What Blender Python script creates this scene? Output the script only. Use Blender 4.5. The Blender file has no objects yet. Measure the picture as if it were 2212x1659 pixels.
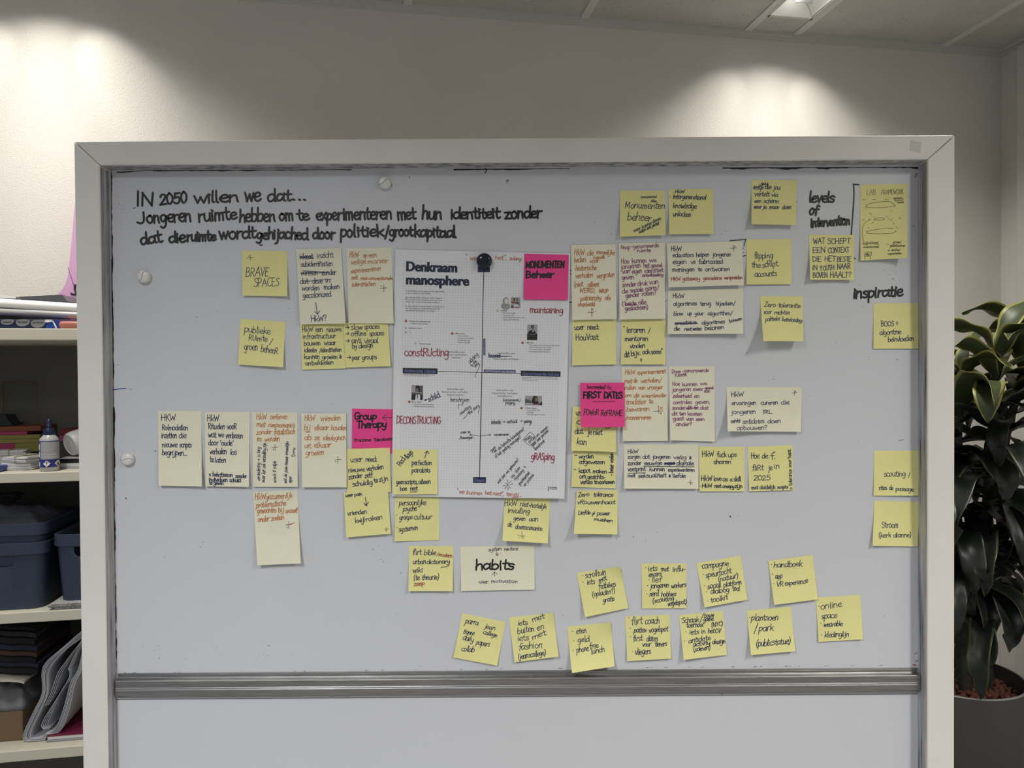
import bpy, bmesh, math, random
from mathutils import Vector, Matrix, noise

SC = bpy.context.scene
COL = SC.collection

# ------------------------------------------------------------------ camera
FPX, CAM_D, CAM_H = 1620.0, 1.285, 1.50
TH, EP = 0.0135, 0.007
_F = Vector((0, math.cos(TH), -math.sin(TH)))
_R0 = Vector((1, 0, 0))
_U0 = _R0.cross(_F)
_R = _R0 * math.cos(EP) - _U0 * math.sin(EP)
_U = _U0 * math.cos(EP) + _R0 * math.sin(EP)
CAM = Vector((0, -CAM_D, CAM_H))
cam_data = bpy.data.cameras.new('camera')
cam_data.sensor_width = 36.0
cam_data.lens = FPX * 36.0 / 2212.0
cam_data.clip_start = 0.02
cam = bpy.data.objects.new('camera', cam_data)
COL.objects.link(cam)
cam.matrix_world = Matrix(((_R.x, _U.x, -_F.x, CAM.x), (_R.y, _U.y, -_F.y, CAM.y), (_R.z, _U.z, -_F.z, CAM.z), (0, 0, 0, 1)))
SC.camera = cam

# ------------------------------------------------------------------ world, exposure
SC.view_settings.view_transform = 'Standard'
SC.view_settings.look = 'None'
SC.view_settings.gamma = 1.0
SC.view_settings.exposure = 0.0
SC.view_settings.use_curve_mapping = False
WORLD_STRENGTH = 0.23
LAMP_DOWN = 44.0        # watts of each lamp's downward light
LAMP_WIDE = 0.75         # wide wall-side lobe of each lamp
LAMP_LOBE = 2.3        # the two narrow reflector lobes
w = bpy.data.worlds.new('daylit_room')
w.use_nodes = True
w.node_tree.nodes['Background'].inputs[0].default_value = (0.90, 0.95, 1.0, 1)
w.node_tree.nodes['Background'].inputs[1].default_value = WORLD_STRENGTH
SC.world = w

# ------------------------------------------------------------------ measuring helpers
def ray(px, py):
    return _F + _R * ((px - 1106.0) / FPX) + _U * ((829.5 - py) / FPX)
def at(px, py, y):                      # point seen at photo pixel on the plane Y = y
    d = ray(px, py)
    return CAM + d * ((y - CAM.y) / d.y)
def at_z(px, py, z):
    d = ray(px, py)
    return CAM + d * ((z - CAM.z) / d.z)
# room axes: the back wall runs along WU, WN points from it into the room
WA = math.radians(9.8)
WU = Vector((math.cos(WA), math.sin(WA), 0))
WN = Vector((math.sin(WA), -math.cos(WA), 0))
CORNER = Vector((1.884, 1.605, 0))
CEIL = 2.72
def W(u, v, z):
    return CORNER + WU * u + WN * v + Vector((0, 0, z))
def on_wall(px, py, v):                 # (u, z) of the pixel on the plane v metres off the wall
    d = ray(px, py)
    q = CORNER + WN * v
    t = (q - CAM).dot(WN) / d.dot(WN)
    p = CAM + d * t
    return (p - CORNER).dot(WU), p.z

# ------------------------------------------------------------------ scene helpers
def tag(o, label=None, cat=None, group=None, kind=None):
    if label: o['label'] = label
    if cat: o['category'] = cat
    if group: o['group'] = group
    if kind: o['kind'] = kind
    return o
def empty(name, loc, label=None, cat=None, group=None):
    o = bpy.data.objects.new(name, None)
    COL.objects.link(o)
    o.location = loc
    o.empty_display_size = 0.05
    return tag(o, label, cat, group)

class MB:
    """collects polygons in world space, then links them as one mesh object"""
    def __init__(s):
        s.v, s.f, s.m = [], [], []
    def add(s, verts, faces, mi=0):
        b = len(s.v)
        s.v.extend(Vector(p) for p in verts)
        for f in faces:
            s.f.append([i + b for i in f])
            s.m.append(mi)
        return s
    def box(s, o, a, b, c, mi=0):       # corner o, three edge vectors
        o, a, b, c = Vector(o), Vector(a), Vector(b), Vector(c)
        p = [o, o + a, o + a + b, o + b, o + c, o + a + c, o + a + b + c, o + b + c]
        return s.add(p, [(0, 3, 2, 1), (4, 5, 6, 7), (0, 1, 5, 4), (1, 2, 6, 5), (2, 3, 7, 6), (3, 0, 4, 7)], mi)
    def lathe(s, base, prof, n=32, mi=0, axis=(0, 0, 1), cap=True):
        ax = Vector(axis).normalized()
        e1 = ax.orthogonal().normalized()
        e2 = ax.cross(e1)
        base = Vector(base)
        vs, fs = [], []
        for r, h in prof:
            for k in range(n):
                t = 2 * math.pi * k / n
                vs.append(base + ax * h + (e1 * math.cos(t) + e2 * math.sin(t)) * r)
        for i in range(len(prof) - 1):
            for k in range(n):
                k2 = (k + 1) % n
                fs.append((i * n + k, i * n + k2, (i + 1) * n + k2, (i + 1) * n + k))
        if cap:
            fs.append(tuple(reversed(range(n))))
            fs.append(tuple(range((len(prof) - 1) * n, len(prof) * n)))
        return s.add(vs, fs, mi)
    def tube(s, pts, r, n=8, mi=0):
        pts = [Vector(p) for p in pts]
        vs, fs = [], []
        prev = None
        for i, p in enumerate(pts):
            t = (pts[min(i + 1, len(pts) - 1)] - pts[max(i - 1, 0)]).normalized()
            e1 = t.orthogonal().normalized() if prev is None else (prev - t * prev.dot(t)).normalized()
            prev = e1
            e2 = t.cross(e1)
            rr = r[i] if isinstance(r, (list, tuple)) else r
            for k in range(n):
                a = 2 * math.pi * k / n
                vs.append(p + (e1 * math.cos(a) + e2 * math.sin(a)) * rr)
        for i in range(len(pts) - 1):
            for k in range(n):
                k2 = (k + 1) % n
                fs.append((i * n + k, i * n + k2, (i + 1) * n + k2, (i + 1) * n + k))
        fs.append(tuple(reversed(range(n))))
        fs.append(tuple(range((len(pts) - 1) * n, len(pts) * n)))
        return s.add(vs, fs, mi)
    def build(s, name, mats, parent=None, origin=None, smooth=False, bevel=0.0, seg=2, uv=None, weld=False):
        if origin is None:
            if parent is not None:
                origin = parent.matrix_basis.translation if parent.parent is None else parent.parent.matrix_basis.translation + parent.matrix_basis.translation
            else:
                n = max(1, len(s.v))
                lo = [min(p[i] for p in s.v) for i in range(3)]
                hi = [max(p[i] for p in s.v) for i in range(3)]
                origin = Vector(((lo[0] + hi[0]) / 2, (lo[1] + hi[1]) / 2, lo[2]))
        origin = Vector(origin)
        me = bpy.data.meshes.new(name)
        me.from_pydata([p - origin for p in s.v], [], s.f)
        if not isinstance(mats, (list, tuple)): mats = [mats]
        for m in mats: me.materials.append(m)
        me.polygons.foreach_set('material_index', s.m)
        if uv:
            lay = me.uv_layers.new(name='UVMap')
            for lp in me.loops: lay.data[lp.index].uv = uv[lp.vertex_index]
        if bevel > 0 or weld:
            bm = bmesh.new(); bm.from_mesh(me)
            if weld: bmesh.ops.remove_doubles(bm, verts=bm.verts, dist=1e-5)
            if bevel > 0:
                es = [e for e in bm.edges if len(e.link_faces) == 2 and e.calc_face_angle(0) > 0.5]
                bmesh.ops.bevel(bm, geom=es, offset=bevel, offset_type='OFFSET', segments=seg, profile=0.5, affect='EDGES', clamp_overlap=True)
            bm.to_mesh(me); bm.free()
        if smooth:
            me.polygons.foreach_set('use_smooth', [True] * len(me.polygons))
            if smooth == 'auto':
                me.set_sharp_from_angle(angle=math.radians(40))
        me.update()
        o = bpy.data.objects.new(name, me)
        COL.objects.link(o)
        if parent is not None:
            o.parent = parent
            pw = parent.matrix_basis.translation if parent.parent is None else parent.parent.matrix_basis.translation + parent.matrix_basis.translation
            o.location = origin - pw
        else:
            o.location = origin
        return o

# ------------------------------------------------------------------ materials
MATS = {}
def mat(name, col, rough=0.6, metal=0.0, var=0.0, vscale=20.0, bump=0.0, bscale=200.0, emit=0.0, trans=0.0, alpha=1.0, spec=0.5, stretch=None, ssw=0.0, sheen=0.0):
    if name in MATS: return MATS[name]
    m = bpy.data.materials.new(name)
    m.use_nodes = True
    nt = m.node_tree
    b = nt.nodes['Principled BSDF']
    b.inputs['Base Color'].default_value = (*col, 1)
    b.inputs['Roughness'].default_value = rough
    b.inputs['Metallic'].default_value = metal
    b.inputs['Specular IOR Level'].default_value = spec
    b.inputs['Transmission Weight'].default_value = trans
    b.inputs['Alpha'].default_value = alpha
    if sheen: b.inputs['Sheen Weight'].default_value = sheen
    tc = None
    def coords():
        tcn = nt.nodes.new('ShaderNodeTexCoord')
        mp = nt.nodes.new('ShaderNodeMapping')
        if stretch: mp.inputs['Scale'].default_value = stretch
        nt.links.new(tcn.outputs['Object'], mp.inputs[0])
        return mp.outputs[0]
    if var > 0:
        tc = coords()
        nz = nt.nodes.new('ShaderNodeTexNoise')
        nz.inputs['Scale'].default_value = vscale
        nz.inputs['Detail'].default_value = 4
        nt.links.new(tc, nz.inputs['Vector'])
        mr = nt.nodes.new('ShaderNodeMapRange')
        mr.inputs[1].default_value = 0.3; mr.inputs[2].default_value = 0.7
        mr.inputs[3].default_value = 1 - var; mr.inputs[4].default_value = 1 + var
        nt.links.new(nz.outputs[0], mr.inputs[0])
        mx = nt.nodes.new('ShaderNodeVectorMath'); mx.operation = 'SCALE'
        mx.inputs[0].default_value = col
        nt.links.new(mr.outputs[0], mx.inputs['Scale'])
        nt.links.new(mx.outputs[0], b.inputs['Base Color'])
    if bump > 0:
        tc = tc or coords()
        nz = nt.nodes.new('ShaderNodeTexNoise')
        nz.inputs['Scale'].default_value = bscale
        nz.inputs['Detail'].default_value = 3
        nt.links.new(tc, nz.inputs['Vector'])
        bp = nt.nodes.new('ShaderNodeBump')
        bp.inputs['Strength'].default_value = bump
        bp.inputs['Distance'].default_value = 0.003
        nt.links.new(nz.outputs[0], bp.inputs['Height'])
        nt.links.new(bp.outputs[0], b.inputs['Normal'])
    if emit > 0:
        b.inputs['Emission Color'].default_value = (*col, 1)
        b.inputs['Emission Strength'].default_value = emit
    MATS[name] = m
    return m

# plaster wall: grainy roller texture
m_wall = mat('plaster_wall', (0.70, 0.67, 0.62), 0.85, bump=0.42, bscale=230.0, var=0.03, vscale=3)
m_ceil = mat('ceiling_tile', (0.52, 0.51, 0.48), 0.9, var=0.05, vscale=8, bump=0.3, bscale=140)
m_trim = mat('painted_trim', (0.60, 0.585, 0.55), 0.5)
m_floor = mat('floor_lino', (0.22, 0.215, 0.21), 0.5, var=0.1, vscale=30)

# speckled acoustic pits in the ceiling tiles
def ceiling_pits(m):
    nt = m.node_tree
    b = nt.nodes['Principled BSDF']
    src = b.inputs['Base Color'].links[0].from_socket
    tcn = nt.nodes.new('ShaderNodeTexCoord')
    vo = nt.nodes.new('ShaderNodeTexVoronoi'); vo.inputs['Scale'].default_value = 95
    nt.links.new(tcn.outputs['Object'], vo.inputs['Vector'])
    n2 = nt.nodes.new('ShaderNodeTexNoise'); n2.inputs['Scale'].default_value = 9
    nt.links.new(tcn.outputs['Object'], n2.inputs['Vector'])
    ma = nt.nodes.new('ShaderNodeMath'); ma.operation = 'MULTIPLY_ADD'
    ma.inputs[1].default_value = 0.55; ma.inputs[2].default_value = -0.12
    nt.links.new(n2.outputs[0], ma.inputs[0])
    lt = nt.nodes.new('ShaderNodeMath'); lt.operation = 'LESS_THAN'
    nt.links.new(vo.outputs['Distance'], lt.inputs[0]); nt.links.new(ma.outputs[0], lt.inputs[1])
    mx = nt.nodes.new('ShaderNodeMix'); mx.data_type = 'RGBA'
    nt.links.new(lt.outputs[0], mx.inputs['Factor'])
    nt.links.new(src, mx.inputs['A']); mx.inputs['B'].default_value = (0.33, 0.32, 0.30, 1)
    nt.links.new(mx.outputs['Result'], b.inputs['Base Color'])
ceiling_pits(m_ceil)
# ------------------------------------------------------------------ room shell
UL, VF = -4.6, 4.6            # how far the room runs left along the wall and towards the camera
tag(MB().box(W(UL, -0.10, 0), WU * (-UL + 0.1), WN * 0.10, (0, 0, CEIL)).build('wall_back', m_wall), kind='structure')
tag(MB().box(W(0, 0, 0), WU * 0.10, WN * VF, (0, 0, CEIL)).build('wall_right', m_wall), kind='structure')
tag(MB().box(W(UL, -0.1, -0.05), WU * (-UL + 0.1), WN * (VF + 0.1), (0, 0, 0.05)).build('floor', m_floor), kind='structure')
# the suspended ceiling: tiles, leaving slots where the lamps sit
LIGHT_U = (-0.960, -3.350)     # centre lines of the two lamp strips
STRIP = 0.19
LIGHT_V = ((0.135, 1.335), (2.75, 3.95))
ceil = MB()
edges = sorted([UL, 0.0] + [u + s * STRIP / 2 for u in LIGHT_U for s in (-1, 1)])
for a, b in zip(edges, edges[1:]):
    if any(abs((a + b) / 2 - u) < 0.05 for u in LIGHT_U):
        vs = [0.0]
        for v0, v1 in LIGHT_V: vs += [v0, v1]
        vs.append(VF)
        for k in range(0, len(vs), 2):
            ceil.box(W(a, vs[k], CEIL), WU * (b - a), WN * (vs[k + 1] - vs[k]), (0, 0, 0.02))
    else:
        ceil.box(W(a, 0, CEIL), WU * (b - a), WN * VF, (0, 0, 0.02))
tag(ceil.build('ceiling', m_ceil), kind='structure')
tag(MB().box(W(UL, -0.1, CEIL + 0.10), WU * (-UL + 0.1), WN * (VF + 0.1), (0, 0, 0.05)).build('ceiling_slab', m_trim), kind='structure')
# ceiling grid: bars from the wall into the room, and the stepped edge angle along the walls
m_bar = mat('ceiling_bar', (0.66, 0.645, 0.61), 0.5)
us = []
for u in LIGHT_U:
    us += [u - STRIP / 2, u + STRIP / 2]
us += [LIGHT_U[0] - STRIP / 2 - 0.6 * k for k in (1, 2, 3)] + [LIGHT_U[0] + STRIP / 2 + 0.6]
g = MB()
for u in us:
    g.box(W(u - 0.014, 0.02, CEIL - 0.005), WU * 0.028, WN * (VF - 0.02), (0, 0, 0.005))
tag(g.build('trim_1', m_bar), kind='structure')
m_gap = mat('shadow_gap', (0.05, 0.05, 0.05), 0.8)
e = MB()
e.box(W(UL, 0, CEIL - 0.012), WU * (-UL), WN * 0.024, (0, 0, 0.012))
e.box(W(UL, 0, CEIL - 0.021), WU * (-UL), WN * 0.011, (0, 0, 0.009))
tag(e.build('trim_2', m_trim), kind='structure')
e = MB()
e.box(W(-0.024, 0.024, CEIL - 0.012), WU * 0.024, WN * (VF - 0.024), (0, 0, 0.012))
e.box(W(-0.011, 0.011, CEIL - 0.021), WU * 0.011, WN * (VF - 0.011), (0, 0, 0.009))
tag(e.build('trim_3', m_trim), kind='structure')
# jamb that stands out from the right wall
tag(MB().box(W(-0.035, 0.105, 0), WU * 0.035, WN * 0.10, (0, 0, CEIL - 0.03)).build('trim_4', m_trim, bevel=0.004), kind='structure')
tag(MB().box(W(UL, 0, 0), WU * (-UL), WN * 0.012, (0, 0, 0.07)).build('baseboard_back', m_trim, bevel=0.003), kind='structure')

# ------------------------------------------------------------------ recessed ceiling lamps
m_reflect = mat('lamp_reflector', (0.85, 0.85, 0.84), 0.25, 0.9)
m_house = mat('lamp_housing', (0.62, 0.61, 0.58), 0.35)
m_tube = mat('lamp_tube', (1.0, 0.97, 0.90), 0.4, emit=2.6)
def lamp(u, v0, v1, label, wall_side, gain=1.0, tint=(1.0, 0.965, 0.90), lobe=1.0):
    root = empty('ceiling_light', W(u, (v0 + v1) / 2, CEIL - 0.006), label, 'ceiling light', 'recessed ceiling lights')
    hw = STRIP / 2 - 0.013
    h = MB()
    for s in (-1, 1):
        h.box(W(u + s * hw - 0.006, v0, CEIL - 0.006), WU * 0.012, WN * (v1 - v0), (0, 0, 0.086))
    h.box(W(u - hw, v0, CEIL - 0.006), WU * 2 * hw, WN * 0.014, (0, 0, 0.086))
    h.box(W(u - hw, v1 - 0.014, CEIL - 0.006), WU * 2 * hw, WN * 0.014, (0, 0, 0.086))
    h.box(W(u - hw, v0, CEIL + 0.08), WU * 2 * hw, WN * (v1 - v0), (0, 0, 0.008))
    h.build('housing', m_house, root)
    r = MB()
    n = 8
    for s in (-1, 1):
        pts = [(u + s * (hw - 0.008 - 0.05 * (i / n) ** 2), CEIL - 0.002 + 0.07 * (i / n)) for i in range(n + 1)]
        for (ua, za), (ub, zb) in zip(pts, pts[1:]):
            r.add([W(ua, v0 + 0.016, za), W(ub, v0 + 0.016, zb), W(ub, v1 - 0.016, zb), W(ua, v1 - 0.016, za)], [(0, 1, 2, 3)])
    r.build('reflector', m_reflect, root, smooth=True)
    t = MB().box(W(u - 0.030, v0 + 0.03, CEIL + 0.052), WU * 0.060, WN * (v1 - v0 - 0.06), (0, 0, 0.012))
    t.build('light_tube', m_tube, root, bevel=0.004)
    for k in range(11 if wall_side else 0):
        MB().box(W(u - hw + 0.05, v0 + 0.09 + k * 0.10, CEIL + 0.004), WU * (2 * hw - 0.1), WN * 0.003, (0, 0, 0.03)).build('louver_blade', m_reflect, root)
    # the lamp's own light
    def put(name, data, p, d):
        o = bpy.data.objects.new(name, data)
        COL.objects.link(o)
        o.parent = root
        o.matrix_basis = Matrix.Translation(p - root.location) @ Vector(d).to_track_quat('-Z', 'Y').to_matrix().to_4x4()
        return o
    a = bpy.data.lights.new('lamp_light', 'AREA')
    a.shape = 'RECTANGLE'; a.size = v1 - v0 - 0.08; a.size_y = 0.12
    a.energy = LAMP_DOWN * gain; a.color = tint
    a.spread = math.radians(142 if not wall_side else 130)
    q = put('lamp_light', a, W(u, (v0 + v1) / 2, CEIL - 0.012), (0, 0, -1))
    q.matrix_basis = Matrix.Translation(W(u, (v0 + v1) / 2, CEIL - 0.012) - root.location) @ Matrix.Rotation(math.atan2(WN.y, WN.x), 4, 'Z')
    if wall_side:
        p = W(u, v0 + 0.06, CEIL - 0.015)
        sp = bpy.data.lights.new('lamp_lobe', 'SPOT')
        sp.energy = LAMP_WIDE * lobe; sp.spot_size = math.radians(116); sp.spot_blend = 0.30
        sp.color = (1.0, 0.95, 0.85); sp.shadow_soft_size = 0.03
        put('lamp_lobe', sp, p, Vector((0, 0, -1)) - WN * 0.06)
        for s in (-1, 1):
            sp = bpy.data.lights.new('lamp_lobe', 'SPOT')
            sp.energy = LAMP_LOBE * lobe; sp.spot_size = math.radians(38); sp.spot_blend = 0.8
            sp.color = (1.0, 0.95, 0.85); sp.shadow_soft_size = 0.02
            put('lamp_lobe', sp, p, WU * (0.78 * s - 0.06) + Vector((0, 0, -1.0)) - WN * 0.76)
    return root
lamp(LIGHT_U[0], *LIGHT_V[0], 'lit recessed ceiling light above the top right of the whiteboard', True, 0.33)
lamp(LIGHT_U[1], *LIGHT_V[0], 'lit recessed ceiling light high on the left washing the wall over the shelves', True, 0.36, lobe=1.6)
lamp(LIGHT_U[0], *LIGHT_V[1], 'lit recessed ceiling light in front of the whiteboard, right row', False)
lamp(LIGHT_U[1], *LIGHT_V[1], 'lit recessed ceiling light in front of the whiteboard, left row', False, 1.35, (0.97, 0.98, 1.0))
# ------------------------------------------------------------------ handwriting: single-stroke letters
G = {
'a': (7.4, "6,8.2 3.8,10 1.4,8.5 .5,4.5 1.8,.5 4,1 5.9,4.6;6.4,10 6.3,5 6.5,1.2 7.6,.2"), 'b': (6.8, "1,17 .8,8 .8,.5;.8,6 3,9.8 5.8,8 6,3.5 3.8,0 .8,1.2"),
'c': (6.2, "6,8.5 4,10 1.3,8 .6,4 2.2,.5 4.5,.3 6.3,2"), 'd': (7.4, "6.4,7.6 4,10 1.2,8 .5,4 2,.3 4.5,1 6.3,4.6;6.5,17 6.4,8 6.5,1.2 7.3,.2"),
'e': (6.2, "1,5 4.5,5.6 5.8,7.8 4,10 1.5,8.5 .6,4.5 2,.8 4.3,.2 6.3,1.8"), 'f': (5, "6,15.5 4.5,17 3,15 2.8,8 2.6,-1;.5,9.5 5.5,9.8"),
'g': (7.2, "6.3,8.3 4,10 1.4,8.4 .8,4.8 2.3,1.5 4.8,2 6.2,6 6.5,9.5 6.3,2 5.5,-4.5 3.2,-7 .8,-5.5"), 'h': (6.6, "1,17 1,8 .9,0;.9,5 3,9.5 5.2,9 5.6,5 5.8,0"),
'i': (2.7, "1,9.8 1.2,4 1.3,.2;1.2,13.4 1.5,13"), 'j': (3.8, "2.5,9.8 2.6,2 2,-5 .3,-6.8;2.6,13.6 2.9,13.2"), 'k': (6.2, "1,17 1,8 .9,0;5.6,9.5 1.2,4.6;2.2,5.6 6,0"),
'l': (2.8, "1.2,17 1.1,8 1.3,1 2.2,.1"), 'm': (9.6, "1,9.8 1,0;1,6 2.8,9.6 4.4,8.6 4.6,0;4.6,6 6.4,9.6 8.1,8.6 8.4,0"), 'n': (6.9, "1,9.8 1,0;1,5.8 3.2,9.6 5.2,8.8 5.6,4 6,.2"),
'o': (6.8, "3.6,10 1.2,8 .6,4.5 2,.6 4.2,.2 6,3.5 5.8,7.8 3.6,10"), 'p': (6.8, "1,9.8 1,0 .8,-7;1,7 3.4,10 5.9,8 5.8,3.6 3.5,.4 1,1.8"),
'q': (6.8, "6,8 3.8,10 1,8 .7,4 2.4,.6 4.8,1.6 6,5;6.2,9.8 6,-7"), 'r': (5, "1,9.8 1.1,0;1.1,5.5 2.8,9 5,9.6"), 's': (5.8, "5.3,8.7 3.2,10 1,8.2 2.2,5.8 4.8,4.4 5.2,1.8 3,0 .6,1.2"),
't': (5, "2.4,15 2.2,6 2.6,1 4,0 5,.8;.2,9.8 5,10"), 'u': (7, "1,9.8 .9,3.5 2.2,.2 4.4,1.2 5.7,5;5.8,9.8 5.8,3 6.4,.2"), 'v': (6, ".6,9.8 3,.2;3,.2 5.8,9.8"),
'w': (8.8, ".5,9.8 2.3,.4;2.3,.4 4.5,8;4.5,8 6.4,.4;6.4,.4 8.4,9.8"), 'x': (6, ".6,9.8 5.6,0;5.4,9.8 .6,0"), 'y': (6.8, "1,9.8 1,4.5 2.6,2 4.6,3.2 5.9,7;6,9.8 5.8,0 4.6,-6 2.2,-7 .8,-5"),
'z': (6.2, ".8,9.6 5.5,9.8;5.5,9.8 .7,.4;.7,.4 5.8,.2"),
'A': (8.2, ".4,0 4.2,16;4.2,16 7.8,0;1.8,6 6.4,6"), 'B': (7.4, "1,16 1,0;1,15.8 4.8,15.6 5.8,12.5 4.2,9 1,8.4;1,8.4 5,8.2 6.8,4.5 5,.8 1,.2"), 'C': (7.2, "6.8,14 4.6,16 1.8,13.5 .6,8 1.8,2 4.4,0 7,1.8"),
'D': (7.8, "1,16 1,0;1,15.8 4.5,15 7,10.5 6.4,4 3.8,.6 1,.2"), 'E': (6.6, "1,16 1,0;1,15.8 6,15.8;1,8.2 5,8.4;1,.2 6,.3"), 'F': (6.2, "1,16 1,0;1,15.8 6,15.8;1,8.2 5,8.4"),
'G': (7.8, "6.8,14 4.4,16 1.6,13 .7,7 2.2,1 5,.2 7,3 7,7;7,7 4.4,7"), 'H': (7.8, "1,16 1,0;6.6,16 6.6,0;.4,8 7.2,8.4"), 'I': (2.8, "1.2,16 1.2,0"), 'J': (5.6, "4.5,16 4.6,4 3,.4 .6,1.6"),
'K': (7, "1,16 1,0;6.4,15.8 1.2,7.2;2.4,8.8 6.8,0"), 'L': (6, "1,16 1,.2;1,.2 5.8,.2"), 'M': (9.6, "1,0 1.2,16;1.2,16 4.6,4.5;4.6,4.5 8,16;8,16 8.4,0"), 'N': (7.8, "1,0 1,16;1,16 6.4,0;6.4,0 6.6,16"),
'O': (7.8, "4,16 1.4,13 .6,7.5 2,1.4 4.6,.2 7,4.5 7,11.5 4,16"), 'P': (7, "1,16 1,0;1,15.8 5,15.6 6.6,12 4.8,8 1,7.4"), 'R': (7.4, "1,16 1,0;1,15.8 5,15.6 6.4,12 4.6,8.4 1,7.8;3,7.8 6.8,0"),
'S': (6.6, "6,13.8 3.8,16 1.2,13.4 2.4,9.4 5.4,6.8 5.6,2.4 3.2,0 .6,1.8"), 'T': (7, ".4,15.8 7,15.8;3.7,15.8 3.8,0"), 'U': (7.6, "1,16 .9,5 2.4,.6 5,.6 6.5,5 6.6,16"), 'V': (7, ".4,16 3.6,0;3.6,0 6.8,16"),
'W': (10, ".5,16 2.6,.4;2.6,.4 5,11;5,11 7.2,.4;7.2,.4 9.6,16"), 'X': (7, ".6,16 6.4,0;6.4,16 .6,0"), 'Y': (7.2, ".6,16 3.6,8;6.8,16 3.6,8 2.8,0"), 'Z': (7, ".8,15.8 6.4,15.8;6.4,15.8 .6,.3;.6,.3 6.8,.3"),
'0': (7, "3.6,16 1.2,13 .6,7.5 1.8,1.4 4,.2 6.2,4.5 6.2,11.5 3.6,16"), '2': (7, "1,12.5 2.2,15.8 5,15.4 5.8,12 3.6,6.5 .8,.4;.8,.4 6.4,.4"), '4': (7, "4,16 .8,6;.8,6 6.4,6.4;4.8,10 4.6,0"),
'5': (6.8, "5.6,15.8 1.6,15.6;1.6,15.6 1.3,9;1.3,9 4.2,9.8 6,6.4 4.8,1.4 2.4,0 .6,1.4"), '6': (6.6, "4.8,16 1.8,10 .8,4 3,0 5.6,2.5 5,7 2.5,7.5 1,4"),
'.': (2.6, "1,.6 1.3,.2"), ',': (2.8, "1.4,1 1,-1.5 .4,-3"), ':': (4.6, "2.2,9 2.5,8.6;2.2,1.4 2.5,1"), '-': (5, ".5,5 4.5,5.3"), '/': (6, "5.6,16 .6,-3"), '(': (4, "3.6,18 1.4,13 1,6 2,0 3.6,-4"),
')': (4, ".6,18 2.6,13 3,6 2.2,0 .6,-4"), '?': (6, ".8,12.5 2.2,16 4.8,15.4 5.2,12 3.2,8.5 2.8,5;2.8,1 3,.6"), '!': (3, "1.4,16 1.3,5;1.3,1 1.5,.6"), "'": (2.4, "1.2,16 1,12"), '"': (4, "1,17 .9,13;2.8,17 2.6,13"),
'&': (6.8, "6.3,7 2.6,.4 .8,2.6 4.6,9 3,12.4 1.4,9.8 5.8,.2"), '=': (6, ".5,7 5.4,7.2;.5,3 5.4,3.2"), '#': (7, ".5,8 6,8.4;.5,4 6,4.4;5,13 1.4,-3"), '>': (11, ".5,5 9.4,5.2;6.4,9 9.4,5.2;9.4,5.2 6.2,1.6"),
'*': (3, ".8,5.4 1.2,5"), '+': (7, ".5,5.5 6.4,5.7;3.4,10.5 3.4,.5"), ' ': (5, ""),
}
G['\u00ef'] = (3.4, "1.4,9.8 1.5,4 1.6,.2;.4,13.6 .7,13.2;2.6,13.6 2.9,13.2")
G['\u00eb'] = (6.2, G['e'][1] + ";2,13.6 2.3,13.2;4.6,13.6 4.9,13.2")
G['\u00ff'] = (7.2, "1,9.8 1,2 2.4,.4;6.2,9.8 6,-1 4.6,-6 2.2,-7 .8,-5;.8,13.6 1.1,13.2;6,13.6 6.3,13.2")   # Dutch ij
GP = {}
for ch, (wd, s) in G.items():
    GP[ch] = (wd, [[tuple(map(float, p.split(','))) for p in st.split()] for st in s.split(';') if st])

def smooth_line(P, n=4):
    if len(P) < 3: return list(P)
    out = []
    for i in range(len(P) - 1):
        p0, p1, p2, p3 = P[max(i - 1, 0)], P[i], P[i + 1], P[min(i + 2, len(P) - 1)]
        for k in range(n):
            t = k / n
            out.append(tuple(0.5 * (2 * p1[j] + (p2[j] - p0[j]) * t + (2 * p0[j] - 5 * p1[j] + 4 * p2[j] - p3[j]) * t * t + (3 * p1[j] - p0[j] - 3 * p2[j] + p3[j]) * t ** 3) for j in (0, 1)))
    out.append(P[-1])
    return out

def ribbon(P, wd):
    """polyline in pixels -> (verts, faces) of a round-ended ribbon in pixels"""
    Q = [P[0]]
    for p in P[1:]:
        if math.hypot(p[0] - Q[-1][0], p[1] - Q[-1][1]) > 0.05: Q.append(p)
    if len(Q) == 1: Q.append((Q[0][0] + 0.2, Q[0][1] + 0.1))
    h = wd / 2
    pts, ws, ns = [], [], []
    def dirn(a, b):
        l = math.hypot(b[0] - a[0], b[1] - a[1]) or 1
        return ((b[0] - a[0]) / l, (b[1] - a[1]) / l)
    d0, d1 = dirn(Q[0], Q[1]), dirn(Q[-2], Q[-1])
    seq = [((Q[0][0] - d0[0] * h * k, Q[0][1] - d0[1] * h * k), wk, d0) for k, wk in ((0.95, 0.30), (0.65, 0.76))]
    for i, p in enumerate(Q):
        d = dirn(Q[max(i - 1, 0)], Q[min(i + 1, len(Q) - 1)])
        seq.append((p, 1.0, d))
    seq += [((Q[-1][0] + d1[0] * h * k, Q[-1][1] + d1[1] * h * k), wk, d1) for k, wk in ((0.65, 0.76), (0.95, 0.30))]
    V, Fc = [], []
    h *= 0.68
    for (x, y), k, (dx, dy) in seq:
        V.append((x - dy * h * k, y + dx * h * k)); V.append((x + dy * h * k, y - dx * h * k))
    for i in range(len(seq) - 1):
        Fc.append((2 * i, 2 * i + 2, 2 * i + 3, 2 * i + 1))
    return V, Fc

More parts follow.
